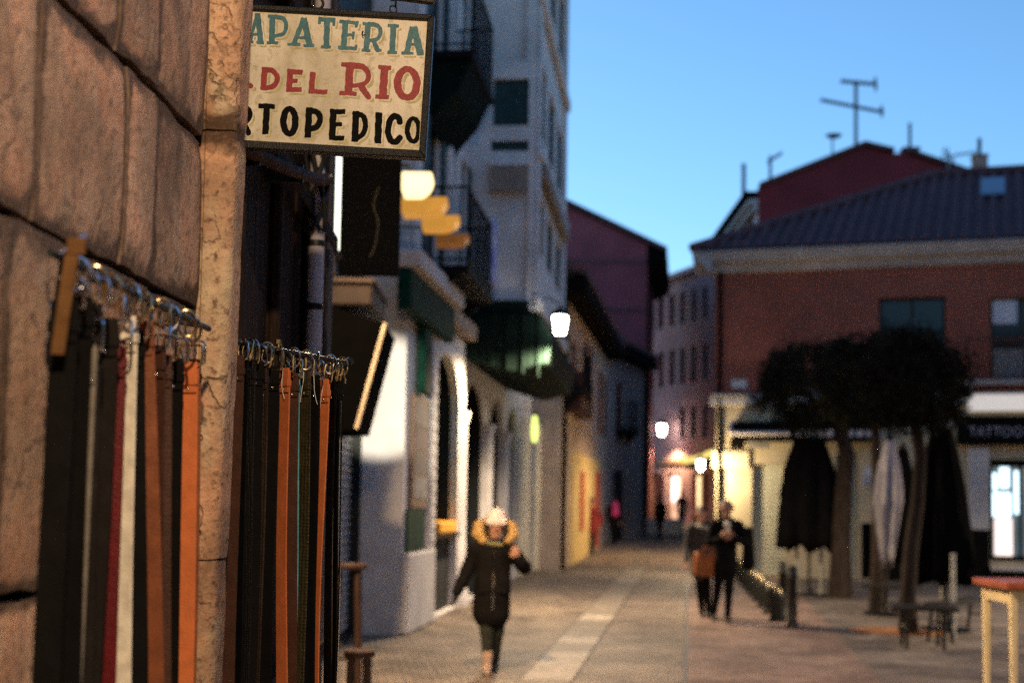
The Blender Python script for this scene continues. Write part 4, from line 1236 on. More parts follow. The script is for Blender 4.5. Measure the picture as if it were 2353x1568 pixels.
# thin lit light-box sign seen almost edge-on
lb = thing('light_box_sign', 'narrow glowing light-box sign beside the black signboard', 'sign', pY(768, 450, 7.2))
v0, v1 = pY(752, 560, 7.2), pY(770, 330, 7.2)
MB().box(v0.x, v1.x, 7.2, 7.5, v0.z, v1.z).build('lit_face', mat('light box glow', (.9, 1, .85), var=0, emit=(.95, 1.0, .78), estr=.8), lb, bevel=.004)
for zz in (v1.z + .003, v0.z - .024):
    MB().box(v0.x - .012, v1.x + .012, 7.19, 7.52, zz, zz + .02).build('end_cap', M_blackm, lb)
v2 = pY(757, 622, 7.2)
MB().box(v2.x - .014, v2.x + .014, 7.22, 7.3, v2.z, v0.z - .05).build('mount', mat('wood mount', (.34, .22, .14), rough=.6), lb)
MB().tube([Vector((v0.x - .12, 7.35, v0.z - .06)), Vector((v0.x + .04, 7.35, v0.z - .06))], .012, 6).build('arm', M_iron, lb)
# row of lit amber canopies receding along the upper facade
M_amber = mat('amber canopy', (.55, .26, .05), rough=.45, var=.12, scale=5, emit=(1.0, .45, .06), estr=.22)
M_amber_l = mat('lit amber canopy', (.9, .7, .4), rough=.45, var=.05, emit=(1.0, .78, .35), estr=.9)
M_amber_d = mat('unlit amber canopy', (.28, .11, .03), rough=.5, var=.2, emit=(1.0, .35, .05), estr=.05)
for i, (x0, x1, y0, y1, Yd, m_, lab) in enumerate(((922, 992, 395, 437, 13.0, M_amber_l, 'brightly lit cream canopy lamp, nearest of the row on the upper facade'), (921, 1028, 452, 486, 14.2, M_amber, 'glowing orange canopy lamp second in the row'), (968, 1056, 494, 522, 15.6, M_amber, 'orange canopy lamp third in the row'), (1000, 1078, 537, 558, 17.0, M_amber_d, 'dim orange canopy lamp farthest in the row'))):
    a_, b__ = pY(x0, y1, Yd), pY(x1, y0, Yd)
    t = thing('canopy_lamp', lab, 'lamp', (a_.x, Yd, a_.z), 'canopy lamps')
    w_ = b__.x - a_.x; h_ = b__.z - a_.z
    pr = [(0, 0), (w_ * .62, .02 * h_), (w_ * .86, .3 * h_), (w_ * .97, .65 * h_), (w_, h_), (0, h_)]
    MB().prism([(a_.x + u, Yd, a_.z + v) for u, v in pr], (0, .4, 0)).build('shade', m_, t, bevel=.01)
    MB().tube([(a_.x + .05, Yd + .2, a_.z + h_), (a_.x + .05, Yd + .2, a_.z + h_ + .1), (-1.9, Yd + .2, a_.z + h_ + .12)], .016, 6).build('arm', M_iron, t)
# small high table and stool at the foot of the awning
def stool(label, base, h, r, m, cat, top_h=.04, leg=.022, name='bar_stool'):
    base = Vector(base); t = thing(name, label, cat, base)
    MB().lathe(base, [(r * .96, h - top_h), (r, h - top_h * .7), (r, h - .008), (r * .97, h)], 20).build('seat' if 'stool' in name else 'table_top', m, t)
    for k_ in range(4):
        a = R(45 + 90 * k_)
        f_ = Vector((math.cos(a), math.sin(a), 0))
        MB().tube([base + f_ * (r * .95), base + f_ * (r * .7) + UZ * (h - top_h)], leg, 8).build('leg', m, t)
    for k_ in range(4):
        a, b__ = R(45 + 90 * k_), R(135 + 90 * k_)
        MB().tube([base + Vector((math.cos(a), math.sin(a), 0)) * (r * .85) + UZ * h * .35, base + Vector((math.cos(b__), math.sin(b__), 0)) * (r * .85) + UZ * h * .35], leg * .7, 6).build('stretcher', m, t)
    return t
M_stool = mat('worn brown stool wood', (.045, .024, .016), rough=.5, var=.4, scale=7, stretch=(1, 1, .3))
sp_ = pY(826, 1492, 8.65)
stool('brown wooden stool at the bottom edge beside the belts', (sp_.x, 8.65, 0), sp_.z, .095, M_stool, 'stool')
tp_ = pY(800, 1293, 11.6)
stool('dark high table behind the belts by the shutter', (tp_.x, 11.6, 0), tp_.z, .16, M_stool, 'table', name='high_table')

# small added spotlight, itself unseen, put here to brighten the white pier
slp = Vector((-1.45, 13.6, 3.05)); aim = Vector((-1.62, 17.7, 2.95))
st = thing('spotlight', 'small black spotlight on the shop wall shining at the white pier', 'lamp', slp)
dv_ = (aim - slp).normalized()
MB().tube([slp - dv_ * .1, slp + dv_ * .02], [.045, .055], 10).build('housing', M_blackm, st)
MB().tube([slp - dv_ * .05, Vector((-1.85, 13.55, 3.1))], .012, 6).build('arm', M_blackm, st)
lo_ = point_light('lamp_light', st, slp + dv_ * .04, 620, (1, .88, .66), .03, spot=24, rot=dv_.to_track_quat('-Z', 'Y').to_euler())

# ================================================================== low house with long eave (D) and its grey neighbour (D2)
M_dcream = mat('pinkish cream render', (.44, .34, .27), rough=.8, var=.25, scale=1.2, bump=.2, detail=8)
M_dgrey = mat('grey lilac render', (.25, .225, .22), rough=.8, var=.25, scale=1.2, bump=.2)
M_eave = mat('dark eave timber', (.006, .0045, .004), rough=.9, spec=.03, var=.4)
M_wine = mat('wine red shutters', (.085, .012, .018), rough=.55, var=.3)
M_tile = mat('dark roof tile', (.10, .05, .045), rough=.8, var=.4, scale=3, bump=.3)
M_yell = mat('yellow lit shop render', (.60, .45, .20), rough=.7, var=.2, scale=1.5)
def house(name, label, F, Ln, H, back, m, holes, eave, pitch=.35, em=None, rows=0):
    t = thing(name, label, 'building', F.p(Ln / 2, 0, 0))
    mb = wall_holes(F, 0, Ln, -.2, H, .22, holes); shell(mb, F, 0, Ln, -.2, H, 0, -back)
    w = mb.build('wall', m, t)
    rf = MB(); hz = H + .05
    q = [F.p(-.2, eave, hz - eave * pitch), F.p(Ln + .2, eave, hz - eave * pitch), F.p(Ln + .2, -back, hz + back * pitch), F.p(-.2, -back, hz + back * pitch)]
    rf.prism(q, (0, 0, .16))
    r_ = rf.build('roof', M_tile, t)
    MB().fbox(F, -.15, Ln + .15, .003, eave - .02, hz - eave * pitch - .42, hz - eave * pitch - .02).build('eave', em or M_eave, r_)  # shade of the eave underside put in as a deep near-black band
    return t
FD = Frame((1.24, 35.6), (3.50 - 1.24, 52 - 35.6))
LD = math.hypot(3.50 - 1.24, 52 - 35.6)
def hole_px(F, x0, x1, y0, y1):
    ym = (y0 + y1) / 2; xm = (x0 + x1) / 2
    return (F.hit(x0, ym)[0], F.hit(x1, ym)[0], F.hit(xm, y1)[1], F.hit(xm, y0)[1])
hD = [hole_px(FD, 1301, 1313, 775, 900), hole_px(FD, 1346, 1354, 790, 880), hole_px(FD, 1378, 1386, 860, 1000)]
hDs = hole_px(FD, 1352, 1372, 1075, 1235)
Dh = house('low_house', 'low cream house with a long dark eave past the white house', FD, LD, 7.55, 7, M_dcream, hD, .62)
for h in hD:
    window(FD, h, Dh, depth=.15)
    w_ = (h[1] - h[0]) * .5
    shutter(FD, h[1] + .03, h[1] + .03 + w_, h[2], h[3], .005, M_wine, Dh, 8)
    shutter(FD, h[0] - .03 - w_, h[0] - .03, h[2], h[3], .005, M_wine, Dh, 8)
balcony(FD, hD[0][0] - .5, hD[0][1] + .9, hD[0][2] - .05, Dh, out=.5, m=M_balc, slab=M_balc)
bx_ = hole_px(FD, 1300, 1330, 865, 955)
MB().fbox(FD, bx_[0], bx_[1] - .2, .01, .42, bx_[2], bx_[3]).build('enclosed_balcony', mat('dark maroon box', (.045, .018, .018), rough=.6, var=.4), Dh, bevel=.03)
MB().fbox(FD, FD.hit(1310, 1100)[0], FD.hit(1375, 1100)[0], .004, .05, .02, 3.1).build('shop_panel', M_yell, Dh)
MB().fbox(FD, FD.hit(1329, 1100)[0], FD.hit(1336, 1100)[0], .055, .09, .9, 2.6).build('red_banner', mat('red banner', (.42, .08, .05), rough=.6), Dh)
MB().fbox(FD, FD.hit(1363, 1100)[0], FD.hit(1372, 1100)[0], .055, .09, .3, 2.7).build('red_banner', mat('red banner', (.42, .08, .05), rough=.6), Dh)
MB().tube([FD.p(.15, .08, 0), FD.p(.15, .08, 7.2)], .06, 8).build('drainpipe', M_eave, Dh)
fl = thing('flower_pot', 'tiny red flowers on the enclosed balcony of the low cream house', 'plant', FD.p(bx_[1] - .3, .2, bx_[3]))
q_ = FD.hit(1338, 855); fp = FD.p(q_[0], .12, q_[1])
for i in range(26):
    rr = random.Random(i); v = fp + Vector((rr.uniform(-.12, .12), rr.uniform(-.2, .2), rr.uniform(-.15, .2)))
    MB().obox(v, Vector((1, 0, 0)), Vector((0, 1, 0)), UZ, .03, .03, .02).build('flower', mat('red petals', (.4, .02, .03), rough=.6), fl)
MB().lathe(fp - UZ * .38, [(.07, 0), (.11, .2)], 10).build('pot', M_tile, fl)

F2 = Frame((3.50, 52.0), (5.42 - 3.50, 58.2 - 52))
L2_ = math.hypot(5.42 - 3.50, 58.2 - 52)
h2 = [hole_px(F2, 1420, 1432, 880, 985)]
D2 = house('grey_house', 'narrow grey house with one wine red window at the street bend', F2, L2_, 7.75, 6, M_dgrey, h2, .55)
window(F2, h2[0], D2, depth=.15)
shutter(F2, h2[0][0] - .35, h2[0][0] - .02, h2[0][2], h2[0][3], .005, M_wine, D2, 8)
balcony(F2, h2[0][0] - .4, h2[0][1] + .7, h2[0][2] - .03, D2, out=.5, m=M_balc, slab=M_balc)
dq = hole_px(F2, 1408, 1428, 1080, 1225)
MB().fbox(F2, dq[0], dq[1], .004, .04, .2, dq[3]).build('door', M_inner, D2, bevel=.01)
MB().tube([F2.p(L2_ - .1, .1, 0), F2.p(L2_ - .1, .1, 7.5)], .07, 8).build('drainpipe', M_eave, D2)

# ================================================================== tall maroon gable (E)
M_maroon = mat('maroon gable render', (.28, .07, .085), rough=.85, var=.22, scale=.6, bump=.2, detail=8)
EY = 63.0
E = thing('maroon_house', 'tall maroon gabled house rising behind the low cream house', 'building', (3, EY, 0))
g = [pY(1080, 372, EY), pY(1290, 468, EY), pY(1487, 562, EY)]
xr = g[2].x; xl = pY(1000, 700, EY).x
zl = g[2].z + (xr - xl) * (g[1].z - g[2].z) / (g[2].x - g[1].x)
poly = [Vector((xl, EY, 0)), Vector((xr, EY, 0)), Vector((xr, EY, g[2].z)), Vector((xl, EY, zl))]
MB().prism(poly, (1.4, 11, 0)).build('wall', M_maroon, E)
sl_ = (zl - g[2].z) / (xr - xl)
ov = .86
rp_ = [Vector((xl, EY - .25, zl + .05)), Vector((xr + ov, EY - .25, g[2].z - sl_ * ov + .05)), Vector((xr + ov, EY - .25, g[2].z - sl_ * ov + .28)), Vector((xl, EY - .25, zl + .28))]
rf = MB().prism(rp_, (1.4, 11.4, 0)).build('roof', M_tile, E)
so = [Vector((xr + .01, EY - .1, g[2].z - .05)), Vector((xr + ov - .06, EY - .1, g[2].z - sl_ * ov - .02)), Vector((xr + ov - .1, EY - .1, g[2].z - sl_ * ov - .22)), Vector((xr + .01, EY - .1, g[2].z - .95))]
MB().prism(so, (1.4, 11, 0)).build('eave', M_eave, rf)
for y_ in (600, 710):
    z = pY(1400, y_, EY).z
    MB().box(xl, xr - .02, EY - .05, EY - .003, z - .09, z + .09).build('string_course', mat('maroon band', (.15, .06, .07), rough=.85, var=.2), E)
MB().tube([(xr + .08, EY - .1, 0), (xr + .08, EY - .1, g[2].z - .3)], .07, 8).build('drainpipe', M_eave, E)

# ================================================================== pink building closing the street (F)
M_pink = mat('faded pink render', (.42, .25, .25), rough=.85, var=.22, scale=.5, bump=.2, detail=8)
FFr = Frame((7.49, 78), (9.94 - 7.49, 70 - 78))
FFr.n = -FFr.n if FFr.n.y > 0 else FFr.n
Fb = thing('pink_house', 'four storey pink house with rows of tall dark windows closing the street', 'building', (8.7, 74, 0))
LF = math.hypot(2.45, 8) + 3.0
rows = [(672, 745), (800, 882), (935, 1010)]
hF = []
for (y0, y1) in rows:
    for x in (1497, 1518, 1543, 1567, 1592, 1618):
        if y0 > 900 and x < 1560: continue
        yo = -(x - 1560) * .28 * (1 - (y0 - 600) / 560.0)
        hF.append(hole_px(FFr, x - 6.5, x + 6.5, y0 + yo, y1 + yo))
# shop openings at street level
sh = [hole_px(FFr, 1489, 1524, 1085, 1225), hole_px(FFr, 1530, 1562, 1085, 1225), hole_px(FFr, 1588, 1630, 1085, 1225)]
sh = [(a, b_, .75, z1) for (a, b_, z0, z1) in sh]
HF = FFr.hit(1490, 662)[1]
mb = wall_holes(FFr, -1.5, LF, 0, HF, .3, hF + sh); shell(mb, FFr, -1.5, LF, 0, HF, 0, -9)
mb.build('wall', M_pink, Fb)
for h in hF:
    window(FFr, h, Fb, depth=.2, fm=M_fr_dark, mull=1)
MB().fbox(FFr, -1.7, LF + .1, .003, .35, HF - .05, HF + .22).build('cornice', mat('pale pink cornice', (.55, .38, .36), rough=.8, var=.2), Fb)
z_ = FFr.hit(1560, 1060)[1]
MB().fbox(FFr, -1.5, LF, .004, .16, z_ - .12, z_ + .1).build('string_course', mat('brown fascia', (.10, .055, .03), rough=.6, var=.3), Fb)
shops = [((1.0, .52, .30), .55), ((1.0, .66, .30), .6), ((1.0, .17, .12), .75)]
for i, h in enumerate(sh):
    c_, e_s = shops[i]
    MB().fbox(FFr, h[0] + .02, h[1] - .02, -1.2, -1.1, h[2] + .02, h[3] - .05).build('lit_shop_window', mat('shop glow %d' % i, (.6, .5, .4), var=.5, scale=1.5, emit=c_, estr=e_s), Fb)
    w_ = MB()
    w_.fbox(FFr, h[0] + .01, h[0] + .05, -.3, -.2, h[2], h[3]); w_.fbox(FFr, h[1] - .05, h[1] - .01, -.3, -.2, h[2], h[3])
    w_.fbox(FFr, h[0] + .05, h[1] - .05, -.3, -.2, h[3] - .12, h[3] - .01); w_.fbox(FFr, h[0] + .05, h[1] - .05, -.3, -.2, h[2], h[2] + .2)
    w_.build('shop_frame', mat('shop frame wood', (.16, .08, .04), rough=.6, var=.3), Fb)
for (x0, x1, y0, y1, colr, e_s, nm) in ((1496, 1520, 1095, 1150, (1.0, .70, .66), 1.6, 'pink'), (1540, 1558, 1088, 1150, (1, .92, .70), 2.2, 'white')):
    h = hole_px(FFr, x0, x1, y0, y1)
    MB().fbox(FFr, h[0], h[1], -.9, -.8, h[2], h[3]).build('lit_display', mat('display ' + nm, (.8, .7, .6), var=0, emit=colr, estr=e_s), Fb)
for (px, py, s_, g_, lab, w_) in ((1520, 990, 1.8, M_glow2, 'bright round street lamp on the pink house', 420),):
    hh_ = FFr.hit(px, py, .9)
    p0 = FFr.p(hh_[0], .9, hh_[1])
    wall_lamp(lab, p0 - UZ * .2, FFr.p(hh_[0], .02, hh_[1] + .7), w_, color=(1, .72, .40), s=s_, glow=g_, drop=.45)
gr = thing('garland', 'yellow lit garland strung beside the pink house shops', 'garland', FFr.p(5, .6, 3.8))
gA, gB = FFr.hit(1562, 1058, .8), FFr.hit(1642, 1036, .8)
cur = []
for i in range(12):
    t = i / 11
    cur.append(FFr.p(gA[0] + (gB[0] - gA[0]) * t, .8, gA[1] + (gB[1] - gA[1]) * t - .12 * math.sin(math.pi * t) + .05 * math.sin(i * 2.2)))
MB().tube(cur, .14, 7).build('strand', mat('yellow garland', (.5, .38, .08), var=.3, scale=4, emit=(1, .75, .2), estr=.55), gr)
M_leafd = mat('dark foliage', (.03, .045, .02), rough=.7, var=.5, scale=6)
MB().tube([c_ - UZ * .32 for c_ in cur[3:]], .16, 7).build('greenery', M_leafd, gr)
# pale freight bags / steps of the shops
for i, x in enumerate((1500, 1545, 1605)):
    b0_ = pg(x, 1236 if i < 2 else 1222)
    o = MB().obox(b0_ + UZ * .34, Vector((1, -.1, 0)).normalized(), Vector((.1, 1, 0)).normalized(), UZ, .38, .3, .34).build('stone_planter', mat('pale planter stone', (.58, .52, .42), rough=.7, var=.2, scale=3), None, bevel=.06)
    tag(o, ['pale stone block in front of the pink-lit shop window', 'pale stone block in front of the white-lit shop window', 'pale stone block in front of the red-lit shop window'][i], 'block')

# ================================================================== brick-red house with tiled hip roof on the right (H)
M_brick = mat('brick red render', (.27, .085, .055), rough=.8, var=.22, scale=.8, bump=.2, detail=8)
M_hcream = mat('cream shop wall', (.50, .42, .28), rough=.7, var=.18, scale=1.2, bump=.2)
M_band = mat('white stone band', (.58, .55, .52), rough=.6, var=.15, scale=2)
M_corn = mat('grey cornice paint', (.36, .33, .32), rough=.7, var=.18, scale=2)
M_shutc = mat('pale green roller shutter', (.48, .47, .36), rough=.5, var=.12, scale=3)
HC = Vector((4.98, 34.9)); HDir = Vector((.945, -.326))
FH = Frame(HC, HDir)
LH = 13.0
Hh = thing('brick_red_house', 'brick red house with hipped tiled roof and ground floor shops on the right', 'building', (9, 34, 0))
hp = lambda x0, x1, y0, y1: hole_px(FH, x0, x1, y0, y1)
ZS = FH.hit(1700, 925)[1]           # string course
ZE = FH.hit(1700, 628)[1]           # underside of cornice
win = [hp(2018, 2172, 682, 900), hp(2275, 2420, 682, 872), hp(2520, 2640, 682, 872)]
shopd = [hp(1726, 1802, 1065, 1325), hp(1919, 1972, 1040, 1325), hp(1972, 2002, 1200, 1325), hp(2274, 2480, 1055, 1290)]
shopd = [(a, b_, max(.02, z0 if i == 3 else .02), z1) for i, (a, b_, z0, z1) in enumerate(shopd)]
shopd[2] = (shopd[1][1] + .05, shopd[2][1], .02, shopd[2][3])
mb = wall_holes(FH, 0, LH, ZS + .1, ZE + .2, .25, win); shell(mb, FH, 0, LH, ZS + .1, ZE + .2, 0, -10)
mb.build('upper_wall', M_brick, Hh)
mb = wall_holes(FH, .04, LH, -.1, ZS + .1, .3, shopd, n=-.02); shell(mb, FH, .04, LH, -.1, ZS + .1, -.02, -9.9)
mb.build('ground_wall', M_hcream, Hh)
for i, h in enumerate(win):
    window(FH, h, Hh, depth=.2, mull=1, fw=.07)
h = win[1]
bl_ = hp(2280, 2336, 688, 742)
MB().fbox(FH, bl_[0], bl_[1], -.12, -.10, bl_[2], bl_[3]).build('blind', mat('white blind', (.55, .56, .6), rough=.7, var=.1), Hh)
cu = hp(2282, 2352, 800, 868)
MB().fbox(FH, cu[0], cu[1], -.125, -.11, cu[2], cu[3]).build('curtain', mat('grey curtain', (.22, .22, .21), rough=.9, var=.3, scale=4, stretch=(8, 8, 1)), Hh)
balcony(FH, win[1][0] - .55, win[1][1] + .5, win[1][2] - .02, Hh, out=.35, rail_h=.95, m=mat('rust brown railing', (.12, .045, .03), rough=.6, var=.3), slab=M_corn, pitch=.1)
# cornice, string course, lit lower band
def hb_(a0, a1, n0, n1, z0, z1, m, nm, bev=.02):
    return MB().fbox(FH, a0, a1, n0, n1, z0, z1).build(nm, m, Hh, bevel=bev)
CZ0, CZ1 = ZE, FH.hit(1700, 582)[1]
q = [(.0, CZ0 - .0), (.12, CZ0 + .02), (.2, CZ0 + .18), (.38, CZ0 + .25), (.44, CZ1 - .12), (.5, CZ1 - .05), (.5, CZ1), (.0, CZ1)]
MB().prism([FH.p(-.48, n, z) for n, z in q], FH.d * (LH + .9)).build('cornice', M_corn, Hh)
FHl = Frame((HC.x, HC.y), (FH.n.x, FH.n.y))       # left flank; a runs outwards to the viewer, use negative a
MB().prism([FH.p(-n - .002, .46, z) for n, z in q], -FH.n * 10.4).build('cornice', M_corn, Hh)
hb_(-.1, LH, .003, .12, ZS - .06, ZS + .13, M_band, 'string_course')
hb_(-.08, LH, .004, .2, ZS + .14, ZS + .22, M_corn, 'string_course')
bnd = hp(1636, 1722, 1035, 1074)
hb_(bnd[0], bnd[1], .003, .06, bnd[2], bnd[3], mat('pale tile band', (.68, .58, .40), rough=.4, var=.15, scale=12), 'tile_band')
MB().tube([FH.p(FH.hit(1656, 800)[0], .09, 0), FH.p(FH.hit(1656, 800)[0], .09, ZE + .1)], .05, 8).build('drainpipe', M_eave, Hh)
hb_(FH.hit(1680, 882)[0], FH.hit(1716, 882)[0], .003, .05, FH.hit(1700, 892)[1], FH.hit(1700, 872)[1], M_band, 'street_name_plate', .005)
cl_p = pY(1609, 1078, 34.3)
wall_lamp('small lit lamp at the street corner of the brick red house', cl_p, FH.p(.05, .02, cl_p.z + .55), 130, color=(1, .76, .44), s=.75, glow=M_glow2, drop=.12, spot=None)
# two roller shutters with real slats
for h in shopd[:2]:
    s_ = MB().fbox(FH, h[0] + .004, h[1] - .004, -.22, -.2, h[2], h[3] - .002).build('roller_shutter', M_shutc, Hh)
    n_ = int((h[3] - h[2]) / .11)
    for i in range(n_):
        z = h[2] + .005 + i * (h[3] - h[2] - .01) / n_
        d_ = (h[3] - h[2] - .01) / n_
        MB().prism([FH.p(h[0] + .006, -.198, z), FH.p(h[0] + .006, -.172, z + d_ * .3), FH.p(h[0] + .006, -.172, z + d_ * .65), FH.p(h[0] + .006, -.198, z + d_ * .97)], FH.d * (h[1] - h[0] - .012)).build('slat', M_shutc, s_)
h = shopd[2]
MB().fbox(FH, h[0] + .01, h[1] - .01, -.25, -.18, h[2], h[3] - .01).build('door', M_blackp, Hh, bevel=.01)
po = hp(1981, 2002, 1072, 1118)
MB().fbox(FH, po[0], po[1], -.018, .01, po[2], po[3]).build('poster', mat('white poster', (.55, .55, .6), rough=.6, var=.5, scale=5), Hh)
# black shop canopy with white lip and tube, left shop
c0_, c1_ = FH.hit(1680, 990, .5)[0], FH.hit(2012, 990, .5)[0]
zc0, zc1 = FH.hit(1700, 1012, .5)[1], FH.hit(1700, 972, .5)[1]
cn = MB().prism([FH.p(c0_, .0, zc1 + .08), FH.p(c0_, .5, zc1), FH.p(c0_, .5, zc0), FH.p(c0_, 0, zc0)], FH.d * (c1_ - c0_)).build('shop_canopy', M_blackp, Hh)
zm = (zc0 + zc1) / 2
MB().tube([FH.p(c0_ + .05, .30, zc1 + .05), FH.p(c0_ - .02, .40, zc1 + .0), FH.p(c0_ - .03, .52, zm), FH.p(c0_ + .06, .525, zm - .03), FH.p(c0_ + 1.4, .525, zm - .03)], .055, 8).build('white_lip', mat('white canopy trim', (.62, .55, .52), rough=.5, var=.1), cn)
for i in range(9):
    a_ = c0_ + 1.55 + i * .23
    MB().fbox(FH, a_, a_ + .17, .505, .53, zm - .1, zm + .05).build('letter', mat('white canopy trim', (.62, .55, .52)), cn)
hh_ = hp(1715, 1772, 1008, 1030)
MB().prism([FH.p(hh_[0], .3, hh_[3]), FH.p(hh_[1] + .02, .3, hh_[3]), FH.p(hh_[1], .3, hh_[2]), FH.p(hh_[0] + .12, .3, hh_[2])], FH.n * .06).build('name_board', mat('dull name board', (.42, .38, .32), rough=.6, var=.4, scale=9), cn)
hh_ = hp(1683, 1712, 1010, 1030)
MB().fbox(FH, hh_[0], hh_[1], .1, .4, hh_[2], hh_[3]).build('speaker_box', M_blackp, cn, bevel=.01)
# white pier, black plinth, lit shop door and black fascia with lettering
pr_ = hp(2224, 2274, 1028, 1216)
hb_(pr_[0], pr_[1] - .01, .0, .12, pr_[2], pr_[3], M_band, 'pier', .015)
hb_(pr_[0] - 2.0, pr_[1] - .012, .0, .13, .0, pr_[2] - .003, M_blackp, 'plinth', .015)
fa = hp(2198, 2560, 955, 1022)
fbd = hb_(fa[0], fa[1], .02, .22, fa[2], fa[3], M_blackp, 'fascia', .01)
def text(s_, F, a, n, z, h, m, parent, xs=1.0):
    cu_ = bpy.data.curves.new('lettering', 'FONT'); cu_.body = s_; cu_.size = h; cu_.extrude = .004
    o_ = bpy.data.objects.new('tmp', cu_); col.objects.link(o_)
    bpy.context.view_layer.update()
    me = bpy.data.meshes.new_from_object(o_.evaluated_get(bpy.context.evaluated_depsgraph_get()))
    bpy.data.objects.remove(o_)
    off = wloc(parent)
    for v in me.vertices:
        p_ = F.p(a + v.co.x * xs, n + v.co.z, z + v.co.y); v.co = p_ - off
    ob = bpy.data.objects.new('lettering', me); col.objects.link(ob); ob.parent = parent
    me.materials.clear(); me.materials.append(m); ob['kind'] = 'stuff'
    return ob
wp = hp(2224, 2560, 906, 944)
hb_(wp[0], wp[1], .13, .24, wp[2], wp[3], mat('glowing white fascia', (.8, .76, .7), rough=.5, var=.06, emit=(1, .9, .8), estr=.22), 'white_fascia', .01)  # brightness of the lamplit white band put in as faint emission
tx = hp(2225, 2290, 975, 1002)
text('TATTOO', FH, tx[0], .232, tx[2], (tx[3] - tx[2]) * 1.15, mat('dull white lettering', (.34, .34, .40), rough=.6, var=.2), fbd, .92)
h = shopd[3]
lw = MB().fbox(FH, h[0] + .01, h[1] - .01, -.32, -.30, h[2], h[3] - .01).build('shop_glazing', mat('lit shop glazing', (.2, .25, .3), rough=.2, var=.9, scale=2.2, c2=(.02, .03, .04), emit=(.62, .88, 1.0), estr=.05), Hh)
M_lit = mat('bright shop interior', (.8, .9, 1), var=0, emit=(.62, .87, 1.0), estr=1.15)
M_lit2 = mat('warm shop counter', (.8, .7, .65), var=0, emit=(1.0, .80, .72), estr=.6)
def lit(x0, x1, y0, y1, m, nm='lit_display'):
    q_ = hp(x0, x1, y0, y1); MB().fbox(FH, q_[0], q_[1], -.298, -.28, q_[2], q_[3]).build(nm, m, lw)
lit(2278, 2322, 1130, 1186, M_lit); lit(2296, 2318, 1072, 1120, M_lit); lit(2330, 2344, 1080, 1180, M_lit); lit(2280, 2290, 1085, 1125, M_lit)
lit(2284, 2326, 1190, 1282, M_lit2, 'lit_counter')
for x in (2272, 2340):
    q_ = hp(x, x + 8, 1056, 1292); MB().fbox(FH, q_[0], q_[1], -.2, -.1, h[2], h[3] - .005).build('door_frame', M_blackp, Hh)
MB().fbox(FH, h[0], h[1], -.2, -.1, h[2] - .002, h[2] + .12).build('door_frame', M_blackp, Hh)
MB().fbox(FH, h[0], h[1], -.21, -.11, h[3] - .16, h[3] - .004).build('door_frame', M_blackp, Hh)
q_ = hp(2276, 2480, 1284, 1292)
MB().fbox(FH, q_[0], q_[1], .0, .35, h[2] - .2, h[2] - .12).build('door_step', M_band, Hh, bevel=.01)
MB().fbox(FH, q_[0], q_[1], .0, .3, .0, h[2] - .205).build('step_riser', M_blackp, Hh)
# hipped roof: each row of round tiles its own piece
M_rt = mat('maroon roof tile', (.105, .045, .05), rough=.75, var=.35, scale=4, bump=.3)
RB, EV = 5.0, .5
eZ = CZ1 + .03
def roof_z(b_): return eZ + (b_ + EV) * .50
rfp = [FH.p(-EV, EV, eZ), FH.p(LH, EV, eZ), FH.p(LH, -RB, roof_z(RB)), FH.p(RB, -RB, roof_z(RB))]
rfp2 = [FH.p(-EV, EV, eZ), FH.p(RB, -RB, roof_z(RB)), FH.p(-EV, -2 * RB - EV, eZ)]
rfp3 = [FH.p(-EV, -2 * RB - EV, eZ), FH.p(RB, -RB, roof_z(RB)), FH.p(LH, -RB, roof_z(RB)), FH.p(LH, -2 * RB - EV, eZ)]
rmb = MB(); rmb.add(rfp, [(0, 1, 2, 3)]); rmb.add(rfp2, [(0, 1, 2)]); rmb.add(rfp3, [(0, 1, 2, 3)])
roof = rmb.build('roof', M_rt, Hh)
ptc = .30; i = 0; a_ = -EV + .12
while a_ < LH - .1:
    bmax = min(RB, a_)                      # hip runs at 45 degrees in plan
    if bmax > -EV + .3:
        vs = []; nseg = max(2, int((bmax + EV) / .42))
        for j in range(nseg):
            for (b_, dz) in ((-EV - .04 + (bmax + EV) * j / nseg, .035), (-EV - .04 + (bmax + EV) * (j + 1) / nseg, .008)):
                for k_ in range(6):
                    w = math.pi * k_ / 5
                    vs.append(FH.p(a_ - math.cos(w) * .085, -b_, roof_z(b_) + math.sin(w) * .085 + dz))
        fs = [(r_ * 6 + k_, r_ * 6 + k_ + 1, (r_ + 1) * 6 + k_ + 1, (r_ + 1) * 6 + k_) for r_ in range(2 * nseg - 1) for k_ in range(5)]
        fs.append((0, 1, 2, 3, 4, 5))
        MB().add(vs, fs, True).build('tile_row', M_rt, roof)
    a_ += ptc; i += 1
MB().tube([FH.p(-EV, EV, eZ + .06), FH.p(RB, -RB, roof_z(RB) + .08), FH.p(LH, -RB, roof_z(RB) + .08)], .12, 8).build('ridge_tile', M_rt, roof)
# skylight
def roof_hit(px, py):
    r_ = ray(px, py); lo, hi = 20, 60
    for _ in range(50):
        mid = (lo + hi) / 2; t = mid / r_.y
        p_ = Vector((r_.x * t, mid, CAM_Z + r_.z * t)); b_ = -((p_ - FH.o).dot(FH.n))
        if p_.z > roof_z(b_): lo = mid
        else: hi = mid
    return (p_ - FH.o).dot(FH.d), b_
s1, s2 = roof_hit(2252, 458), roof_hit(2308, 420)
q = [FH.p(a, -b_, roof_z(b_) + .10) for a, b_ in ((s1[0], s1[1]), (s2[0], s1[1]), (s2[0], s2[1]), (s1[0], s2[1]))]
sk_ = MB().prism(q, (0, 0, .06)).build('skylight', mat('skylight glass', (.02, .05, .12), rough=.12, var=.1, spec=.7), roof)
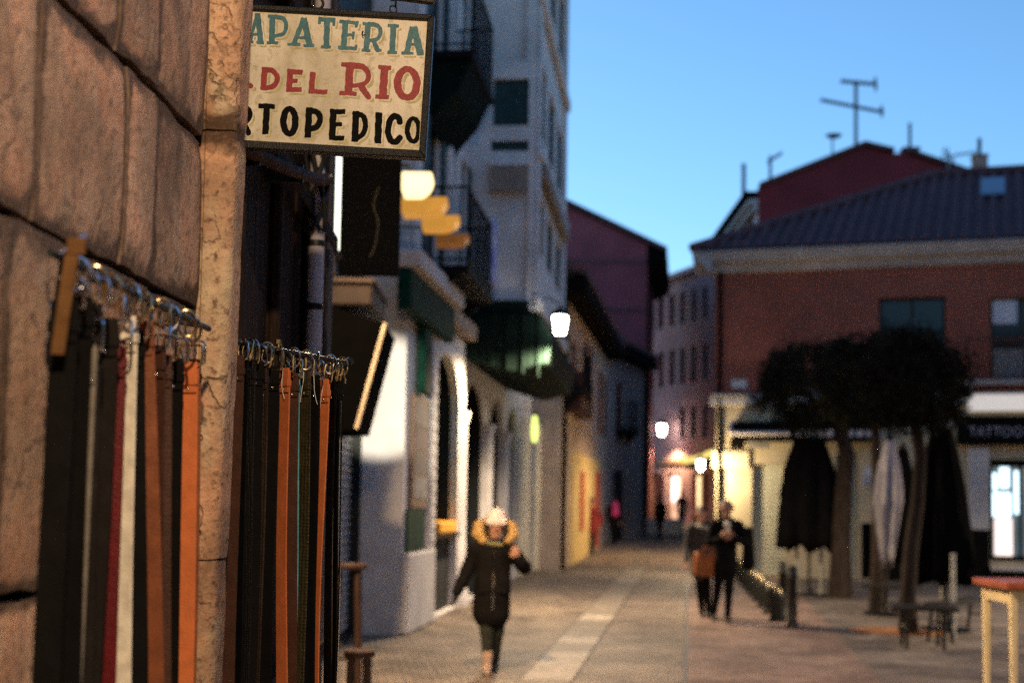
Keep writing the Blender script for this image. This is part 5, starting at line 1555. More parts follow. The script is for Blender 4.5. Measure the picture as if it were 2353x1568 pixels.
# chimney with pole
cb = roof_hit(2250, 392)
def chim(px, pyb, pyt, Yd, w, m, pole, lab):
    b_ = pY(px, pyb, Yd); t_ = pY(px, pyt, Yd)
    c_ = thing('chimney', lab, 'chimney', b_)
    MB().box(b_.x - w / 2, b_.x + w / 2, Yd - w / 2, Yd + w / 2, b_.z - 1.0, t_.z).build('stack', m, c_, bevel=.02)
    MB().box(b_.x - w * .58, b_.x + w * .58, Yd - w * .58, Yd + w * .58, t_.z + .002, t_.z + .07).build('cap', m, c_, bevel=.02)
    if pole:
        p_ = pY(px - 2, pole, Yd)
        MB().tube([(b_.x, Yd, t_.z), (b_.x, Yd, p_.z)], .055, 8).build('flue_pipe', M_eave, c_)
    return c_
chim(2250, 395, 362, 38.6, .36, mat('pinkish chimney render', (.36, .22, .18), rough=.8, var=.3), 318, 'pinkish chimney with a thin flue on the tiled roof ridge')

# ================================================================== dark red house behind with antennas (I)
M_dred = mat('dark red gable', (.16, .022, .028), rough=.85, var=.2, scale=.6, bump=.2)
IY = 50.0
I_ = thing('dark_red_house', 'dark red gabled house rising behind the tiled roof', 'building', (14, IY, 0))
pts = [(1742, 640), (1742, 432), (1985, 336), (2052, 352), (2082, 352), (2190, 388), (2420, 470), (2420, 640)]
gp_ = [pY(x, y, IY) for x, y in pts]; gp_[0].z = 0; gp_[-1].z = 0
MB().prism(gp_, (1.2, 10, 0)).build('wall', M_dred, I_)
for (p_, q_) in ((1, 2), (2, 3), (4, 5), (5, 6)):
    a, b_ = gp_[p_], gp_[q_]
    MB().prism([a + Vector((0, -.2, .02)), b_ + Vector((0, -.2, .02)), b_ + Vector((0, -.2, .16)), a + Vector((0, -.2, .16))], (1.2, 10.3, 0)).build('roof', M_tile, I_)
# pale ornate street side of that house
M_lil = mat('lilac white render', (.50, .46, .52), rough=.8, var=.3, scale=1.2, bump=.2)
FI = Frame((gp_[1].x - .01, IY - .02), (pY(1668, 500, 58).x - gp_[1].x, 8))
FI.n = Vector((-abs(FI.n.x), -abs(FI.n.y), 0)) if FI.n.x > 0 else FI.n
w0 = pY(1742, 545, IY).z; wz1 = pY(1742, 440, IY).z
LI = 8.3
hI = [(1.0 + i * 2.4, 2.2 + i * 2.4, wz1 - 2.2, wz1 - .7) for i in range(3)]
mb = wall_holes(FI, 0, LI, 0, wz1 - .2, .2, hI); mb.build('street_wall', M_lil, I_)
for h in hI: window(FI, h, I_, depth=.15)
for k_, (o_, z_) in enumerate(((.5, .0), (.35, -.28), (.22, -.5))):
    MB().fbox(FI, -.05, LI + .2, .003, o_, wz1 - .2 + z_, wz1 + .0 + z_).build('cornice', M_corn if k_ else M_eave, I_, bevel=.02)
MB().fbox(FI, 0, LI, .003, .3, wz1 - 2.75, wz1 - 2.5).build('string_course', M_lil, I_)
chim(2090, 352, 346, IY + .5, .55, M_dred, 283, 'dark red chimney with a tall flue on the dark red gable')
M_ant = mat('dull aerial aluminium', (.16, .20, .24), rough=.5, metal=.4, var=.1)
def antenna(label, px, pyb, pyt, Yd, bars, r=.05, dish=None):
    b_ = pY(px, pyb, Yd); t_ = pY(px, pyt, Yd)
    t = thing('antenna', label, 'antenna', b_)
    MB().tube([(b_.x, Yd, b_.z - .6), (b_.x, Yd, t_.z)], r, 6).build('mast', M_ant, t)
    for (x0, y0, x1, y1, ne) in bars:
        p_, q_ = pY(x0, y0, Yd), pY(x1, y1, Yd)
        MB().tube([p_, q_], r * .8, 6).build('boom', M_ant, t)
        for j in range(ne):
            u = p_.lerp(q_, j / max(1, ne - 1))
            MB().tube([u - Vector((.05, .32, .0)), u + Vector((.05, .32, .0))], .022, 5).build('element', M_ant, t)
    if dish:
        c_ = pY(dish[0], dish[1], Yd)
        MB().lathe(c_, [(.02, -.05), (.22, .0), (.30, .08), (.31, .09), (.22, .02), (.03, -.02)], 14).build('dish', M_ant, t)
    return t
antenna('tall aerial with two long booms on the dark red gable', 1966, 345, 192, IY + 2, [(1932, 187, 2012, 194, 9), (1886, 230, 2028, 258, 11), (2010, 182, 2012, 206, 2), (2024, 246, 2026, 266, 2)], .075)
antenna('small round aerial left of the tall aerial', 1912, 372, 318, IY + 2, [], .035, (1915, 316))
antenna('short aerial with side boom on the left roof slope', 1769, 430, 358, IY + 2, [(1764, 372, 1795, 352, 5)], .06)
antenna('thin pole aerial leftmost on the roof line', 1708, 470, 378, 56, [(1704, 380, 1712, 380, 2)], .09)
antenna('spidery aerial between the two chimneys', 2178, 395, 340, 44, [(2164, 362, 2238, 350, 6), (2168, 345, 2190, 372, 4)], .025)

# ================================================================== buildings that close the square behind and beside the viewpoint
M_opp = mat('ochre render', (.30, .22, .15), rough=.85, var=.2, scale=.6, bump=.2)
def block(label, F, Ln, H, back, m):
    hs = [(a, a + 1.2, z, z + 1.9) for a in np.arange(1.2, Ln - 1.5, 2.9) for z in (1.0, 4.4, 7.6) if z + 2 < H]
    t = thing('facing_house', label, 'building', F.p(Ln / 2, 0, 0))
    mb = wall_holes(F, 0, Ln, 0, H, .2, hs); shell(mb, F, 0, Ln, 0, H, 0, -back); mb.build('wall', m, t)
    for h in hs: window(F, tuple(float(x) for x in h), t, depth=.15)
    MB().fbox(F, -.1, Ln + .1, .003, .5, H - .1, H + .15).build('cornice', M_corn, t)
    return t
block('ochre house across the square behind the viewpoint', Frame((22, -9), (-1, 0)), 26, 11, 8, M_opp)
block('ochre house on the right-hand side of the square', Frame((16.5, 26), (.0, -1)), 34, 10, 8, M_opp)

# ================================================================== trees on the square
M_bark = mat('grey brown bark', (.03, .021, .016), rough=.9, var=.5, scale=8, stretch=(2, 2, .5), bump=.5)
M_leaf = mat('dark clipped foliage', (.024, .025, .013), rough=.8, var=.5, scale=3, c2=(.011, .010, .007), spec=.08)
def tree(label, base, top_pts, crown_c, rx, rz, ry, nleaf, seed, trunk_r=.09):
    rr = random.Random(seed)
    base = Vector(base); t = thing('clipped_tree', label, 'tree', base)
    pts = [base + Vector((0, 0, -.05))] + [Vector(p) for p in top_pts]
    n = len(pts)
    tk = MB().tube(pts, [trunk_r * (1.25 if i == 0 else 1.0 - .4 * i / n) for i in range(n)], 10).build('trunk', M_bark, t)
    fork = pts[-1]; cc = Vector(crown_c)
    for i in range(9):
        a = 2 * math.pi * i / 9 + rr.random()
        e = cc + Vector((math.cos(a) * rx * rr.uniform(.4, .75), math.sin(a) * ry * rr.uniform(.4, .75), rz * rr.uniform(-.3, .6)))
        m_ = fork.lerp(e, .5) + Vector((rr.uniform(-.1, .1), rr.uniform(-.1, .1), .1))
        MB().tube([fork - UZ * .05, m_, e], [.045, .03, .012], 6).build('limb', M_bark, t)
        for k_ in range(3):
            f_ = e + Vector((rr.uniform(-.35, .35) * rx, rr.uniform(-.35, .35) * ry, rr.uniform(-.3, .35) * rz))
            MB().tube([m_.lerp(e, .6), e.lerp(f_, .5) + UZ * .03, f_], [.016, .011, .006], 5).build('twig', M_bark, t)
    vs = []; fs = []
    cl_ = []
    for i in range(150):
        while True:
            v = Vector((rr.uniform(-1, 1), rr.uniform(-1, 1), rr.uniform(-1, 1)))
            if .25 < v.length < 1: break
        v = v.normalized() * (v.length ** .55)
        if v.z < -.6: v.z = -.6
        cl_.append((cc + Vector((v.x * rx, v.y * ry, v.z * rz)), rr.uniform(.10, .24)))
    for i in range(nleaf):
        c_, r_ = cl_[rr.randrange(len(cl_))]
        p = c_ + Vector((rr.gauss(0, 1), rr.gauss(0, 1), rr.gauss(0, 1))) * (r_ * .55)
        s = rr.uniform(.022, .052)
        d1_ = Vector((rr.gauss(0, 1), rr.gauss(0, 1), rr.gauss(0, 1))).normalized()
        d2_ = d1_.cross(Vector((rr.gauss(0, 1), rr.gauss(0, 1), rr.gauss(0, 1)))).normalized()
        o_ = len(vs)
        vs += [p - d1_ * s, p + d2_ * s * .5, p + d1_ * s, p - d2_ * s * .5]
        fs.append((o_, o_ + 1, o_ + 2, o_ + 3))
    cr = MB(); cr.v = vs; cr.f = fs; cr.smooth = [False] * len(fs)
    off = wloc(t); me = bpy.data.meshes.new('crown')
    me.from_pydata([tuple(v - off) for v in vs], [], fs); me.update()
    o = bpy.data.objects.new('crown', me); col.objects.link(o); me.materials.append(M_leaf); o.parent = t; o['kind'] = 'stuff'
    return t
def tree_px(label, bx, by, trunk, cx, cy, rxp, ryp, nleaf, seed, tr):
    b_ = pg(bx, by); Yd = b_.y; sc = Yd / FPX
    tree(label, b_, [pY(x, y, Yd) for x, y in trunk], pY(cx, cy, Yd), rxp * sc, ryp * sc, rxp * sc * .9, nleaf, seed, tr * sc)
tree_px('clipped round tree with thick dark trunk, farthest left of the three', 1930, 1372, [(1932, 1250), (1938, 1120), (1945, 1040), (1930, 985)], 1868, 900, 134, 122, 15000, 3, 24)
tree_px('clipped tree with slim trunk in the middle of the three', 2012, 1406, [(2015, 1280), (2016, 1150), (2012, 1050), (2010, 985)], 1992, 886, 114, 118, 13000, 5, 15)
tree_px('clipped tree with orange-lit bent trunk, nearest of the three', 2086, 1456, [(2086, 1370), (2092, 1270), (2108, 1150), (2114, 1050), (2104, 975)], 2100, 886, 120, 118, 14000, 8, 20)
# worn soil ring at the nearest trunk
q = pg(2070, 1450)
sr = MB(); sr.lathe((q.x - .05, q.y, .0), [(.62, .0), (.60, .02), (.3, .035), (.05, .045)], 20, 1, 1)
tag(sr.build('soil_patch', mat('orange soil', (.26, .12, .05), rough=.95, var=.4, scale=9, bump=.4), None), 'small orange soil patch round the nearest tree trunk', 'soil')

# ================================================================== closed parasols
M_para = mat('black parasol cloth', (.004, .004, .0045), rough=.9, var=.3, spec=.03)
M_paraw = mat('pale grey parasol cloth', (.34, .32, .35), rough=.85, var=.2)
M_wpost = mat('white painted post', (.50, .50, .44), rough=.5, var=.15)
def parasol(label, bx, by, ytop, ybot, x0, x1, m, seed, lean=0.0, posts=((0, 0),), pm=None, shape=(.10, .55, .85, 1.0, .92)):
    b_ = pg(bx, by); Yd = b_.y; t = thing('closed_parasol', label, 'parasol', b_)
    T = pY((x0 + x1) / 2 + lean, ytop, Yd); Bm = pY((x0 + x1) / 2, ybot, Yd)
    rad = (x1 - x0) / 2 * Yd / FPX
    rr = random.Random(seed); n = 28; lv = 10; vs = []
    nf = 8
    for j in range(lv + 1):
        u = j / lv
        c_ = T.lerp(Bm, u)
        fi = u * (len(shape) - 1); i0 = min(int(fi), len(shape) - 2)
        r_ = rad * (shape[i0] + (shape[i0 + 1] - shape[i0]) * (fi - i0))
        for k_ in range(n):
            a = 2 * math.pi * k_ / n
            f_ = 1 + .22 * math.cos(nf * a + seed + u * .8) * min(1, u * 3) + rr.uniform(-.03, .03)
            dz = (-.10 * max(0, math.cos(nf * a + seed)) + rr.uniform(-.09, .04)) if j == lv else 0
            vs.append(c_ + Vector((math.cos(a) * r_ * f_, math.sin(a) * r_ * f_ * .8, dz)))
    fs = [(j * n + k_, j * n + (k_ + 1) % n, (j + 1) * n + (k_ + 1) % n, (j + 1) * n + k_) for j in range(lv) for k_ in range(n)]
    fs.append(tuple(range(n - 1, -1, -1)))
    o = MB().add(vs, fs, True).build('canopy', m, t)
    sm = o.modifiers.new('thickness', 'SOLIDIFY'); sm.thickness = .015
    MB().lathe(T, [(.05, -.02), (.06, .03), (.03, .09), (.005, .12)], 10).build('finial', M_blackm, t)
    MB().tube([b_ + UZ * .05, b_.lerp(T, .5), T], .028, 8).build('pole', M_iron, t)
    MB().lathe(b_, [(.34, 0), (.34, .05), (.08, .07), (.05, .16)], 16).build('foot', M_blackm, t)
    for (dx, yb2) in posts:
        if dx == 0 and yb2 == 0: continue
        g0 = pg(dx, yb2); zt = pY(dx, ybot - 60, g0.y)
        MB().tube([g0, Vector((g0.x, g0.y, zt.z))], .032, 8).build('post', pm or M_wpost, t)
    zt_ = Bm.z + (T.z - Bm.z) * .25
    return t
parasol('wide closed black parasol with ragged hem by the pale shutter', 1858, 1368, 1008, 1250, 1796, 1922, M_para, 1, posts=((1830, 1368), (1886, 1370)), pm=mat('grey post', (.3, .3, .26), rough=.6), shape=(.55, .80, .88, .96, 1.0))
parasol('slim closed pale grey parasol among the black ones', 2034, 1412, 1012, 1285, 2006, 2066, M_paraw, 4, lean=8, shape=(.35, .85, 1.0, .75, .45))
parasol('narrow closed black parasol behind the pale grey one', 2072, 1392, 1030, 1280, 2046, 2102, M_para, 6, shape=(.4, .8, .9, 1, .9))
parasol('large closed black parasol on two white posts in front of the shop', 2172, 1448, 982, 1330, 2096, 2228, M_para, 2, posts=((2166, 1444), (2190, 1470)), shape=(.35, .60, .78, .95, 1.0))

# ================================================================== benches, bar table, bollards
def bench(label, p0, p1, h, depth, name='bench'):
    p0, p1 = Vector(p0), Vector(p1); c_ = (p0 + p1) / 2; d_ = (p1 - p0); L_ = d_.length; d_.normalize(); s_ = Vector((d_.y, -d_.x, 0))
    t = thing(name, label, 'bench', Vector((c_.x, c_.y, 0)))
    m = mat('black terrace wood', (.018, .015, .014), rough=.5, var=.4)
    for i in range(3):
        MB().obox(Vector((c_.x, c_.y, h - .03)) + s_ * ((i - 1) * depth / 3), d_, s_, UZ, L_ / 2, depth / 6 - .008, .025).build('plank', m, t, bevel=.006)
    for e in (-1, 1):
        f_ = Vector((c_.x, c_.y, 0)) + d_ * (e * (L_ / 2 - .18))
        for w in (-1, 1):
            MB().tube([f_ + s_ * (w * depth * .45), f_ + s_ * (w * depth * .3) + UZ * (h - .06)], .022, 6).build('leg', M_iron, t)
        MB().tube([f_ + s_ * (-depth * .36) + UZ * h * .5, f_ + s_ * (depth * .36) + UZ * h * .5], .018, 6).build('stretcher', M_iron, t)
    return t
def seat_at(x0, x1, y0, y1, h):
    out = []
    for (x, y) in ((x0, y0), (x1, y1)):
        r_ = ray(x, y); t = (h - CAM_Z) / r_.z; out.append(Vector((r_.x * t, r_.y * t, 0)))
    return out
a, b_ = seat_at(1988, 2112, 1340, 1346, .48); bench('black terrace bench behind the slim trunk', a, b_, .48, .42)
a, b_ = seat_at(2042, 2196, 1388, 1392, .5); bench('long black bench under the large black parasol', a, b_, .5, .5)
a, b_ = seat_at(2150, 2256, 1384, 1366, .5); bench('black bench sticking out right of the large parasol', a, b_, .5, .35)
# high bar table at the right edge
M_ctop = mat('red brown table top', (.30, .085, .045), rough=.4, var=.25, scale=6)
M_cleg = mat('cream painted table legs', (.60, .52, .34), rough=.5, var=.15, scale=4)
BT = 11.0
tq = pY(2306, 1336, BT); zt = tq.z
bt = thing('bar_table', 'high bar table with red-brown top and cream legs at the right edge', 'table', (tq.x + .35, BT + .35, 0))
MB().box(tq.x, tq.x + .8, BT - .05, BT + .75, zt - .055, zt).build('table_top', M_ctop, bt, bevel=.008)
for (dx, dy) in ((.05, .0), (.69, .0), (.05, .62), (.69, .62)):
    MB().hexa([(tq.x + dx + .012, BT + dy + .012, 0), (tq.x + dx + .05, BT + dy + .012, 0), (tq.x + dx + .05, BT + dy + .05, 0), (tq.x + dx + .012, BT + dy + .05, 0),
               (tq.x + dx, BT + dy, zt - .056), (tq.x + dx + .062, BT + dy, zt - .056), (tq.x + dx + .062, BT + dy + .062, zt - .056), (tq.x + dx, BT + dy + .062, zt - .056)]).build('leg', M_cleg, bt, bevel=.005)
for (x0, x1, y0, y1) in ((tq.x + .115, tq.x + .685, BT + .01, BT + .05), (tq.x + .06, tq.x + .10, BT + .07, BT + .615)):
    MB().box(x0, x1, y0, y1, zt - .17, zt - .058).build('apron', M_cleg, bt, bevel=.004)
# bollards
M_boll = mat('black bollard iron', (.016, .018, .016), rough=.4, metal=.3, var=.4, spec=.4)
M_bcap = mat('brass bollard cap', (.42, .33, .18), rough=.3, metal=.8, var=.2)
def bollard(label, p, h, r, group, cap):
    p = Vector(p); t = thing('bollard', label, 'bollard', p, group)
    MB().lathe(p, [(r * 1.25, 0), (r * 1.25, .05), (r, .07), (r, h * .78), (r * 1.12, h * .79), (r * 1.12, h * .83), (r, h * .84), (r * .96, h - .02), (r * .8, h)], 16).build('post', M_boll, t)
    if cap:
        MB().lathe(p, [(r * .7, h + .001), (r * .62, h + r * .5), (r * .3, h + r * .8), (.002, h + r * .85)], 12).build('cap', M_bcap, t)
bollard('tall dark bollard, front of the pair', pg(1820, 1442), .86, .066, 'tall bollards', False)
bollard('tall dark bollard just behind the front one', pg(1798, 1420), .84, .066, 'tall bollards', False)
ordn = ['nearest', 'second', 'third', 'fourth', 'fifth', 'sixth', 'seventh', 'eighth', 'farthest']
A_, B_ = Vector((3.92, 20.9, 0)), Vector((5.23, 32.5, 0))
for i in range(9):
    bollard('low black bollard, %s of the receding row by the pavement' % ordn[i], A_.lerp(B_, i / 8), .42, .10, 'low bollards in a row', True)

# ================================================================== people
def surface_nets(D, M, org, h):
    neg = D < 0
    nx, ny, nz = D.shape
    cnt = np.zeros((nx - 1, ny - 1, nz - 1)); acc = np.zeros((nx - 1, ny - 1, nz - 1, 3))
    cor = [(i, j, k_) for i in (0, 1) for j in (0, 1) for k_ in (0, 1)]
    sub = lambda A, c_: A[c_[0]:nx - 1 + c_[0], c_[1]:ny - 1 + c_[1], c_[2]:nz - 1 + c_[2]]
    for a in range(8):
        for b_ in range(a + 1, 8):
            ca, cb = np.array(cor[a]), np.array(cor[b_])
            if np.abs(ca - cb).sum() != 1: continue
            da, db = sub(D, cor[a]), sub(D, cor[b_])
            x = (da < 0) != (db < 0)
            t = np.where(x, da / np.where(x, da - db, 1), 0)
            acc += np.where(x[..., None], ca + t[..., None] * (cb - ca), 0); cnt += x
    act = cnt > 0
    idx = -np.ones(act.shape, int); idx[act] = np.arange(act.sum())
    cells = np.argwhere(act)
    V = (cells + acc[act] / cnt[act][:, None]) * h + org
    fs = []; ms = []
    for ax_ in range(3):
        o1, o2 = [(1, 2), (2, 0), (0, 1)][ax_]
        s0 = [slice(None)] * 3; s1 = [slice(None)] * 3; s0[ax_] = slice(0, -1); s1[ax_] = slice(1, None)
        a, b_ = neg[tuple(s0)], neg[tuple(s1)]
        for e in np.argwhere(a != b_):
            if e[o1] == 0 or e[o2] == 0 or e[o1] >= D.shape[o1] - 1 or e[o2] >= D.shape[o2] - 1: continue
            q = []
            for (u, v) in ((-1, -1), (0, -1), (0, 0), (-1, 0)):
                c_ = e.copy(); c_[o1] += u; c_[o2] += v; q.append(idx[tuple(c_)])
            if min(q) < 0: continue
            fs.append(tuple(q) if neg[tuple(e)] else tuple(q[::-1])); ms.append(int(M[tuple(e)]))
    return V, fs, ms

def body(parent, prims, mats, h=.011, name='body', k=.02):
    """one continuous skin over tapered capsules; prims: p0,p1,r0,r1,material,(flatten in depth)"""
    P0 = np.array([p[0] for p in prims], float); P1 = np.array([p[1] for p in prims], float)
    rm = max(max(p[2], p[3]) for p in prims)
    lo = np.minimum(P0, P1).min(0) - rm - .03; hi = np.maximum(P0, P1).max(0) + rm + .03
    n = np.ceil((hi - lo) / h).astype(int) + 1
    D = np.full(n, 1.0); M = np.zeros(n, int); Dm = np.full(n, 1.0)
    gx = [lo[i] + np.arange(n[i]) * h for i in range(3)]
    for pi, p in enumerate(prims):
        a, b_ = np.array(p[0], float), np.array(p[1], float); r0, r1, mi = p[2], p[3], p[4]
        fl_ = p[5] if len(p) > 5 else 1.0
        R_ = max(r0, r1) * max(1, fl_) + .05
        l_ = np.maximum(((np.minimum(a, b_) - R_ - lo) / h).astype(int), 0); u_ = np.minimum(((np.maximum(a, b_) + R_ - lo) / h).astype(int) + 1, n)
        s_ = tuple(slice(l_[i], u_[i]) for i in range(3))
        X, Y, Z = np.meshgrid(*[gx[i][s_[i]] for i in range(3)], indexing='ij')
        d_ = b_ - a; L2_ = (d_ ** 2).sum() + 1e-9
        t = np.clip(((X - a[0]) * d_[0] + (Y - a[1]) * d_[1] + (Z - a[2]) * d_[2]) / L2_, 0, 1)
        dx, dy, dz = X - a[0] - t * d_[0], (Y - a[1] - t * d_[1]) / fl_, Z - a[2] - t * d_[2]
        dd = np.sqrt(dx * dx + dy * dy + dz * dz) - (r0 + (r1 - r0) * t)
        c_ = D[s_]; hk = np.clip(.5 + .5 * (c_ - dd) / k, 0, 1)
        D[s_] = c_ * (1 - hk) + dd * hk - k * hk * (1 - hk)
        cm = Dm[s_]; w_ = dd < cm
        Dm[s_] = np.where(w_, dd, cm); M[s_] = np.where(w_, mi, M[s_])
    V, fs, ms = surface_nets(D, M, lo, h)
    me = bpy.data.meshes.new(name); me.from_pydata(V.tolist(), [], fs); me.update()
    for m in mats: me.materials.append(m)
    me.polygons.foreach_set('material_index', ms); me.polygons.foreach_set('use_smooth', [True] * len(fs))
    o = bpy.data.objects.new(name, me); col.objects.link(o); o.parent = parent
    return o

def hand(wr, dirv, side, mi, s=1.0):
    """palm, four unequal curled fingers and a thumb leaving the side of the palm"""
    wr = Vector(wr); d_ = Vector(dirv).normalized(); sd_ = Vector(side).normalized(); sd_ = (sd_ - d_ * sd_.dot(d_)).normalized(); nn = d_.cross(sd_)
    pr = [(tuple(wr), tuple(wr + d_ * .07 * s), .027 * s, .034 * s, mi, .8)]
    for i, ln in enumerate((.062, .072, .068, .052)):
        b0 = wr + d_ * .08 * s + sd_ * ((i - 1.5) * .021 * s); b1 = b0 + d_ * ln * .55 * s + nn * .008 * s; b2 = b1 + d_ * ln * .35 * s + nn * .028 * s
        pr += [(tuple(b0), tuple(b1), .0105 * s, .0095 * s, mi), (tuple(b1), tuple(b2), .0095 * s, .008 * s, mi)]
    t0 = wr + d_ * .025 * s - sd_ * .03 * s; t1 = t0 + d_ * .035 * s - sd_ * .03 * s; t2 = t1 + d_ * .03 * s + nn * .012 * s
    pr += [(tuple(t0), tuple(t1), .013 * s, .0115 * s, mi), (tuple(t1), tuple(t2), .0115 * s, .009 * s, mi)]
    return pr

M_skin = mat('skin', (.36, .19, .13), rough=.55, var=.12, scale=8)
M_hair = mat('dark hair', (.025, .016, .012), rough=.5, var=.3)
M_hairg = mat('grey brown hair', (.12, .085, .07), rough=.6, var=.3)
M_coat = mat('black parka cloth', (.008, .007, .007), rough=.85, var=.4, scale=6, spec=.05)
M_suit = mat('black suit cloth', (.006, .006, .007), rough=.85, var=.3, scale=6, spec=.05)
M_grey = mat('dark grey coat cloth', (.045, .042, .042), rough=.85, var=.4, scale=8)
M_trou = mat('dark green trousers', (.022, .024, .018), rough=.85, var=.3)
M_fur = mat('golden fur trim', (.48, .30, .11), rough=.95, var=.4, scale=30, bump=.8, bscale=60)
M_hat = mat('pale pink knit hat', (.78, .62, .56), rough=.9, var=.15, scale=20, bump=.4, bscale=80)
M_boot = mat('beige boot suede', (.46, .32, .24), rough=.8, var=.2)
M_shoe = mat('black shoe leather', (.012, .011, .01), rough=.35, var=.2)
M_lipm = mat('lips', (.36, .12, .10), rough=.5, var=.1)
M_eyem = mat('eyes', (.03, .02, .02), rough=.2, var=0)

def head_prims(c_, mi, hm, s=1.0, face=-1):
    """skull, jaw, nose, ears; face: -1 looks to the viewer"""
    c_ = Vector(c_); f = face
    V_ = lambda x, y, z: tuple(c_ + Vector((x * s, y * s * -f * -1, z * s)))
    y = lambda v: v * (1 if f > 0 else -1)
    W_ = lambda x, yy, z: tuple(c_ + Vector((x * s, y(yy) * s, z * s)))
    return [(W_(0, -.01, .035), W_(0, -.015, .045), .085 * s, .085 * s, mi, 1.12), (W_(0, .03, -.06), W_(0, .035, -.085), .058 * s, .042 * s, mi),
            (W_(0, .092, .0), W_(0, .112, -.025), .012 * s, .016 * s, mi), (W_(-.085, 0, -.01), W_(-.088, -.005, .02), .014 * s, .017 * s, mi), (W_(.085, 0, -.01), W_(.088, -.005, .02), .014 * s, .017 * s, mi)]
def face_bits(parent, c_, s=1.0, face=-1):
    c_ = Vector(c_); y = -1 if face < 0 else 1
    for sx in (-1, 1):
        MB().lathe(c_ + Vector((sx * .032 * s, y * .083 * s, .012 * s)) + wloc(parent), [(.002, -.008 * s), (.012 * s, 0), (.002, .008 * s)], 8).build('eye', M_eyem, parent)
    MB().tube([c_ + wloc(parent) + Vector((x * s, y * (.086 - abs(x) * .5) * s, -.052 * s)) for x in (-.024, -.008, .008, .024)], .006 * s, 6).build('mouth', M_lipm, parent)

# --- woman in the black parka
wb = pg(1129, 1546)
W = thing('person', 'person in black parka with fur hood and pale pink hat walking towards the viewer', 'person', wb)
pr = []
pr += [((0, .01, .84), (0, .01, 1.02), .172, .168, 1, .75), ((0, .01, 1.02), (0, .0, 1.15), .168, .178, 1, .72), ((-.15, 0, 1.185), (.15, 0, 1.185), .085, .085, 1)]
pr += [((-.01, .01, .86), (-.015, .01, .60), .178, .185, 1, .78)]                                   # coat skirt
pr += [((0, 0, 1.24), (0, -.01, 1.36), .052, .05, 0)]
pr += [((-.18, 0, 1.18), (-.265, .02, .97), .078, .066, 1), ((-.265, .02, .97), (-.345, -.04, .79), .066, .052, 1)]
pr += [((.18, 0, 1.18), (.30, -.02, 1.03), .078, .068, 1), ((.30, -.02, 1.03), (.262, -.13, 1.08), .066, .055, 1), ((.262, -.13, 1.08), (.24, -.16, 1.11), .055, .047, 1)]
pr += hand((.235, -.165, 1.115), (-.3, -.25, 1), (1, 0, .2), 0, .85)
pr += hand((-.35, -.045, .775), (-.25, -.1, -1), (0, -1, 0), 5, .9)
pr += [((-.07, .0, .60), (-.055, -.03, .40), .082, .062, 2), ((-.055, -.03, .40), (-.045, -.05, .17), .062, .048, 2)]
pr += [((.06, .02, .60), (.055, .06, .40), .080, .060, 2), ((.055, .06, .40), (.035, .16, .20), .058, .044, 2)]
pr += [((-.045, -.05, .20), (-.045, -.05, .08), .052, .045, 3), ((-.045, -.04, .045), (-.045, -.19, .035), .042, .034, 3)]
pr += [((.035, .16, .22), (.03, .19, .10), .05, .042, 4), ((.03, .20, .06), (.03, .09, .035), .040, .034, 4)]
pr += head_prims((.02, -.01, 1.425), 0, 0)
body(W, pr, [M_skin, M_coat, M_trou, M_boot, M_shoe, M_shoe], .010)
face_bits(W, (.02, -.01, 1.425))
body(W, [((.02, .015, 1.482), (.02, .02, 1.512), .106, .094, 0, 1.12), ((-.06, -.07, 1.462), (.10, -.07, 1.462), .028, .028, 0)], [M_hat], .010, 'hat')
hood = [((-.085, .03, 1.475), (-.145, .01, 1.42), .035, .052, 0), ((-.145, .01, 1.42), (-.15, -.01, 1.35), .055, .06, 0), ((-.15, -.01, 1.35), (-.10, -.05, 1.285), .06, .045, 0),
        ((.125, .03, 1.475), (.18, .01, 1.41), .030, .045, 0), ((.18, .01, 1.41), (.185, -.01, 1.34), .046, .05, 0), ((.185, -.01, 1.34), (.14, -.05, 1.285), .048, .038, 0),
        ((-.09, .11, 1.42), (.13, .11, 1.42), .06, .06, 0), ((-.14, .05, 1.40), (-.06, .12, 1.42), .05, .05, 0), ((.17, .05, 1.40), (.1, .12, 1.42), .05, .05, 0)]
body(W, hood, [M_fur], .011, 'fur_hood', .03)
body(W, [((-.075, -.02, 1.30), (-.07, -.03, 1.46), .04, .038, 0)], [M_hair], .010, 'hair')
body(W, [((.115, -.02, 1.30), (.105, -.03, 1.46), .038, .036, 0)], [M_hair], .010, 'hair')
body(W, [((-.05, -.1, 1.26), (.07, -.11, 1.25), .022, .022, 0)], [mat('olive scarf', (.22, .20, .10), rough=.9, var=.3)], .010, 'scarf')
MB().tube([wb + Vector(v) for v in ((.0, -.145, 1.18), (.0, -.15, .95), (-.005, -.155, .62))], .006, 5).build('zip', M_chrome, W)
for (x, z) in ((-.075, .80), (.075, .80)):
    MB().obox(wb + Vector((x, -.128, z)), Vector((1, 0, 0)), Vector((0, 1, 0)), UZ, .055, .012, .018).build('pocket_flap', M_coat, W, bevel=.005)

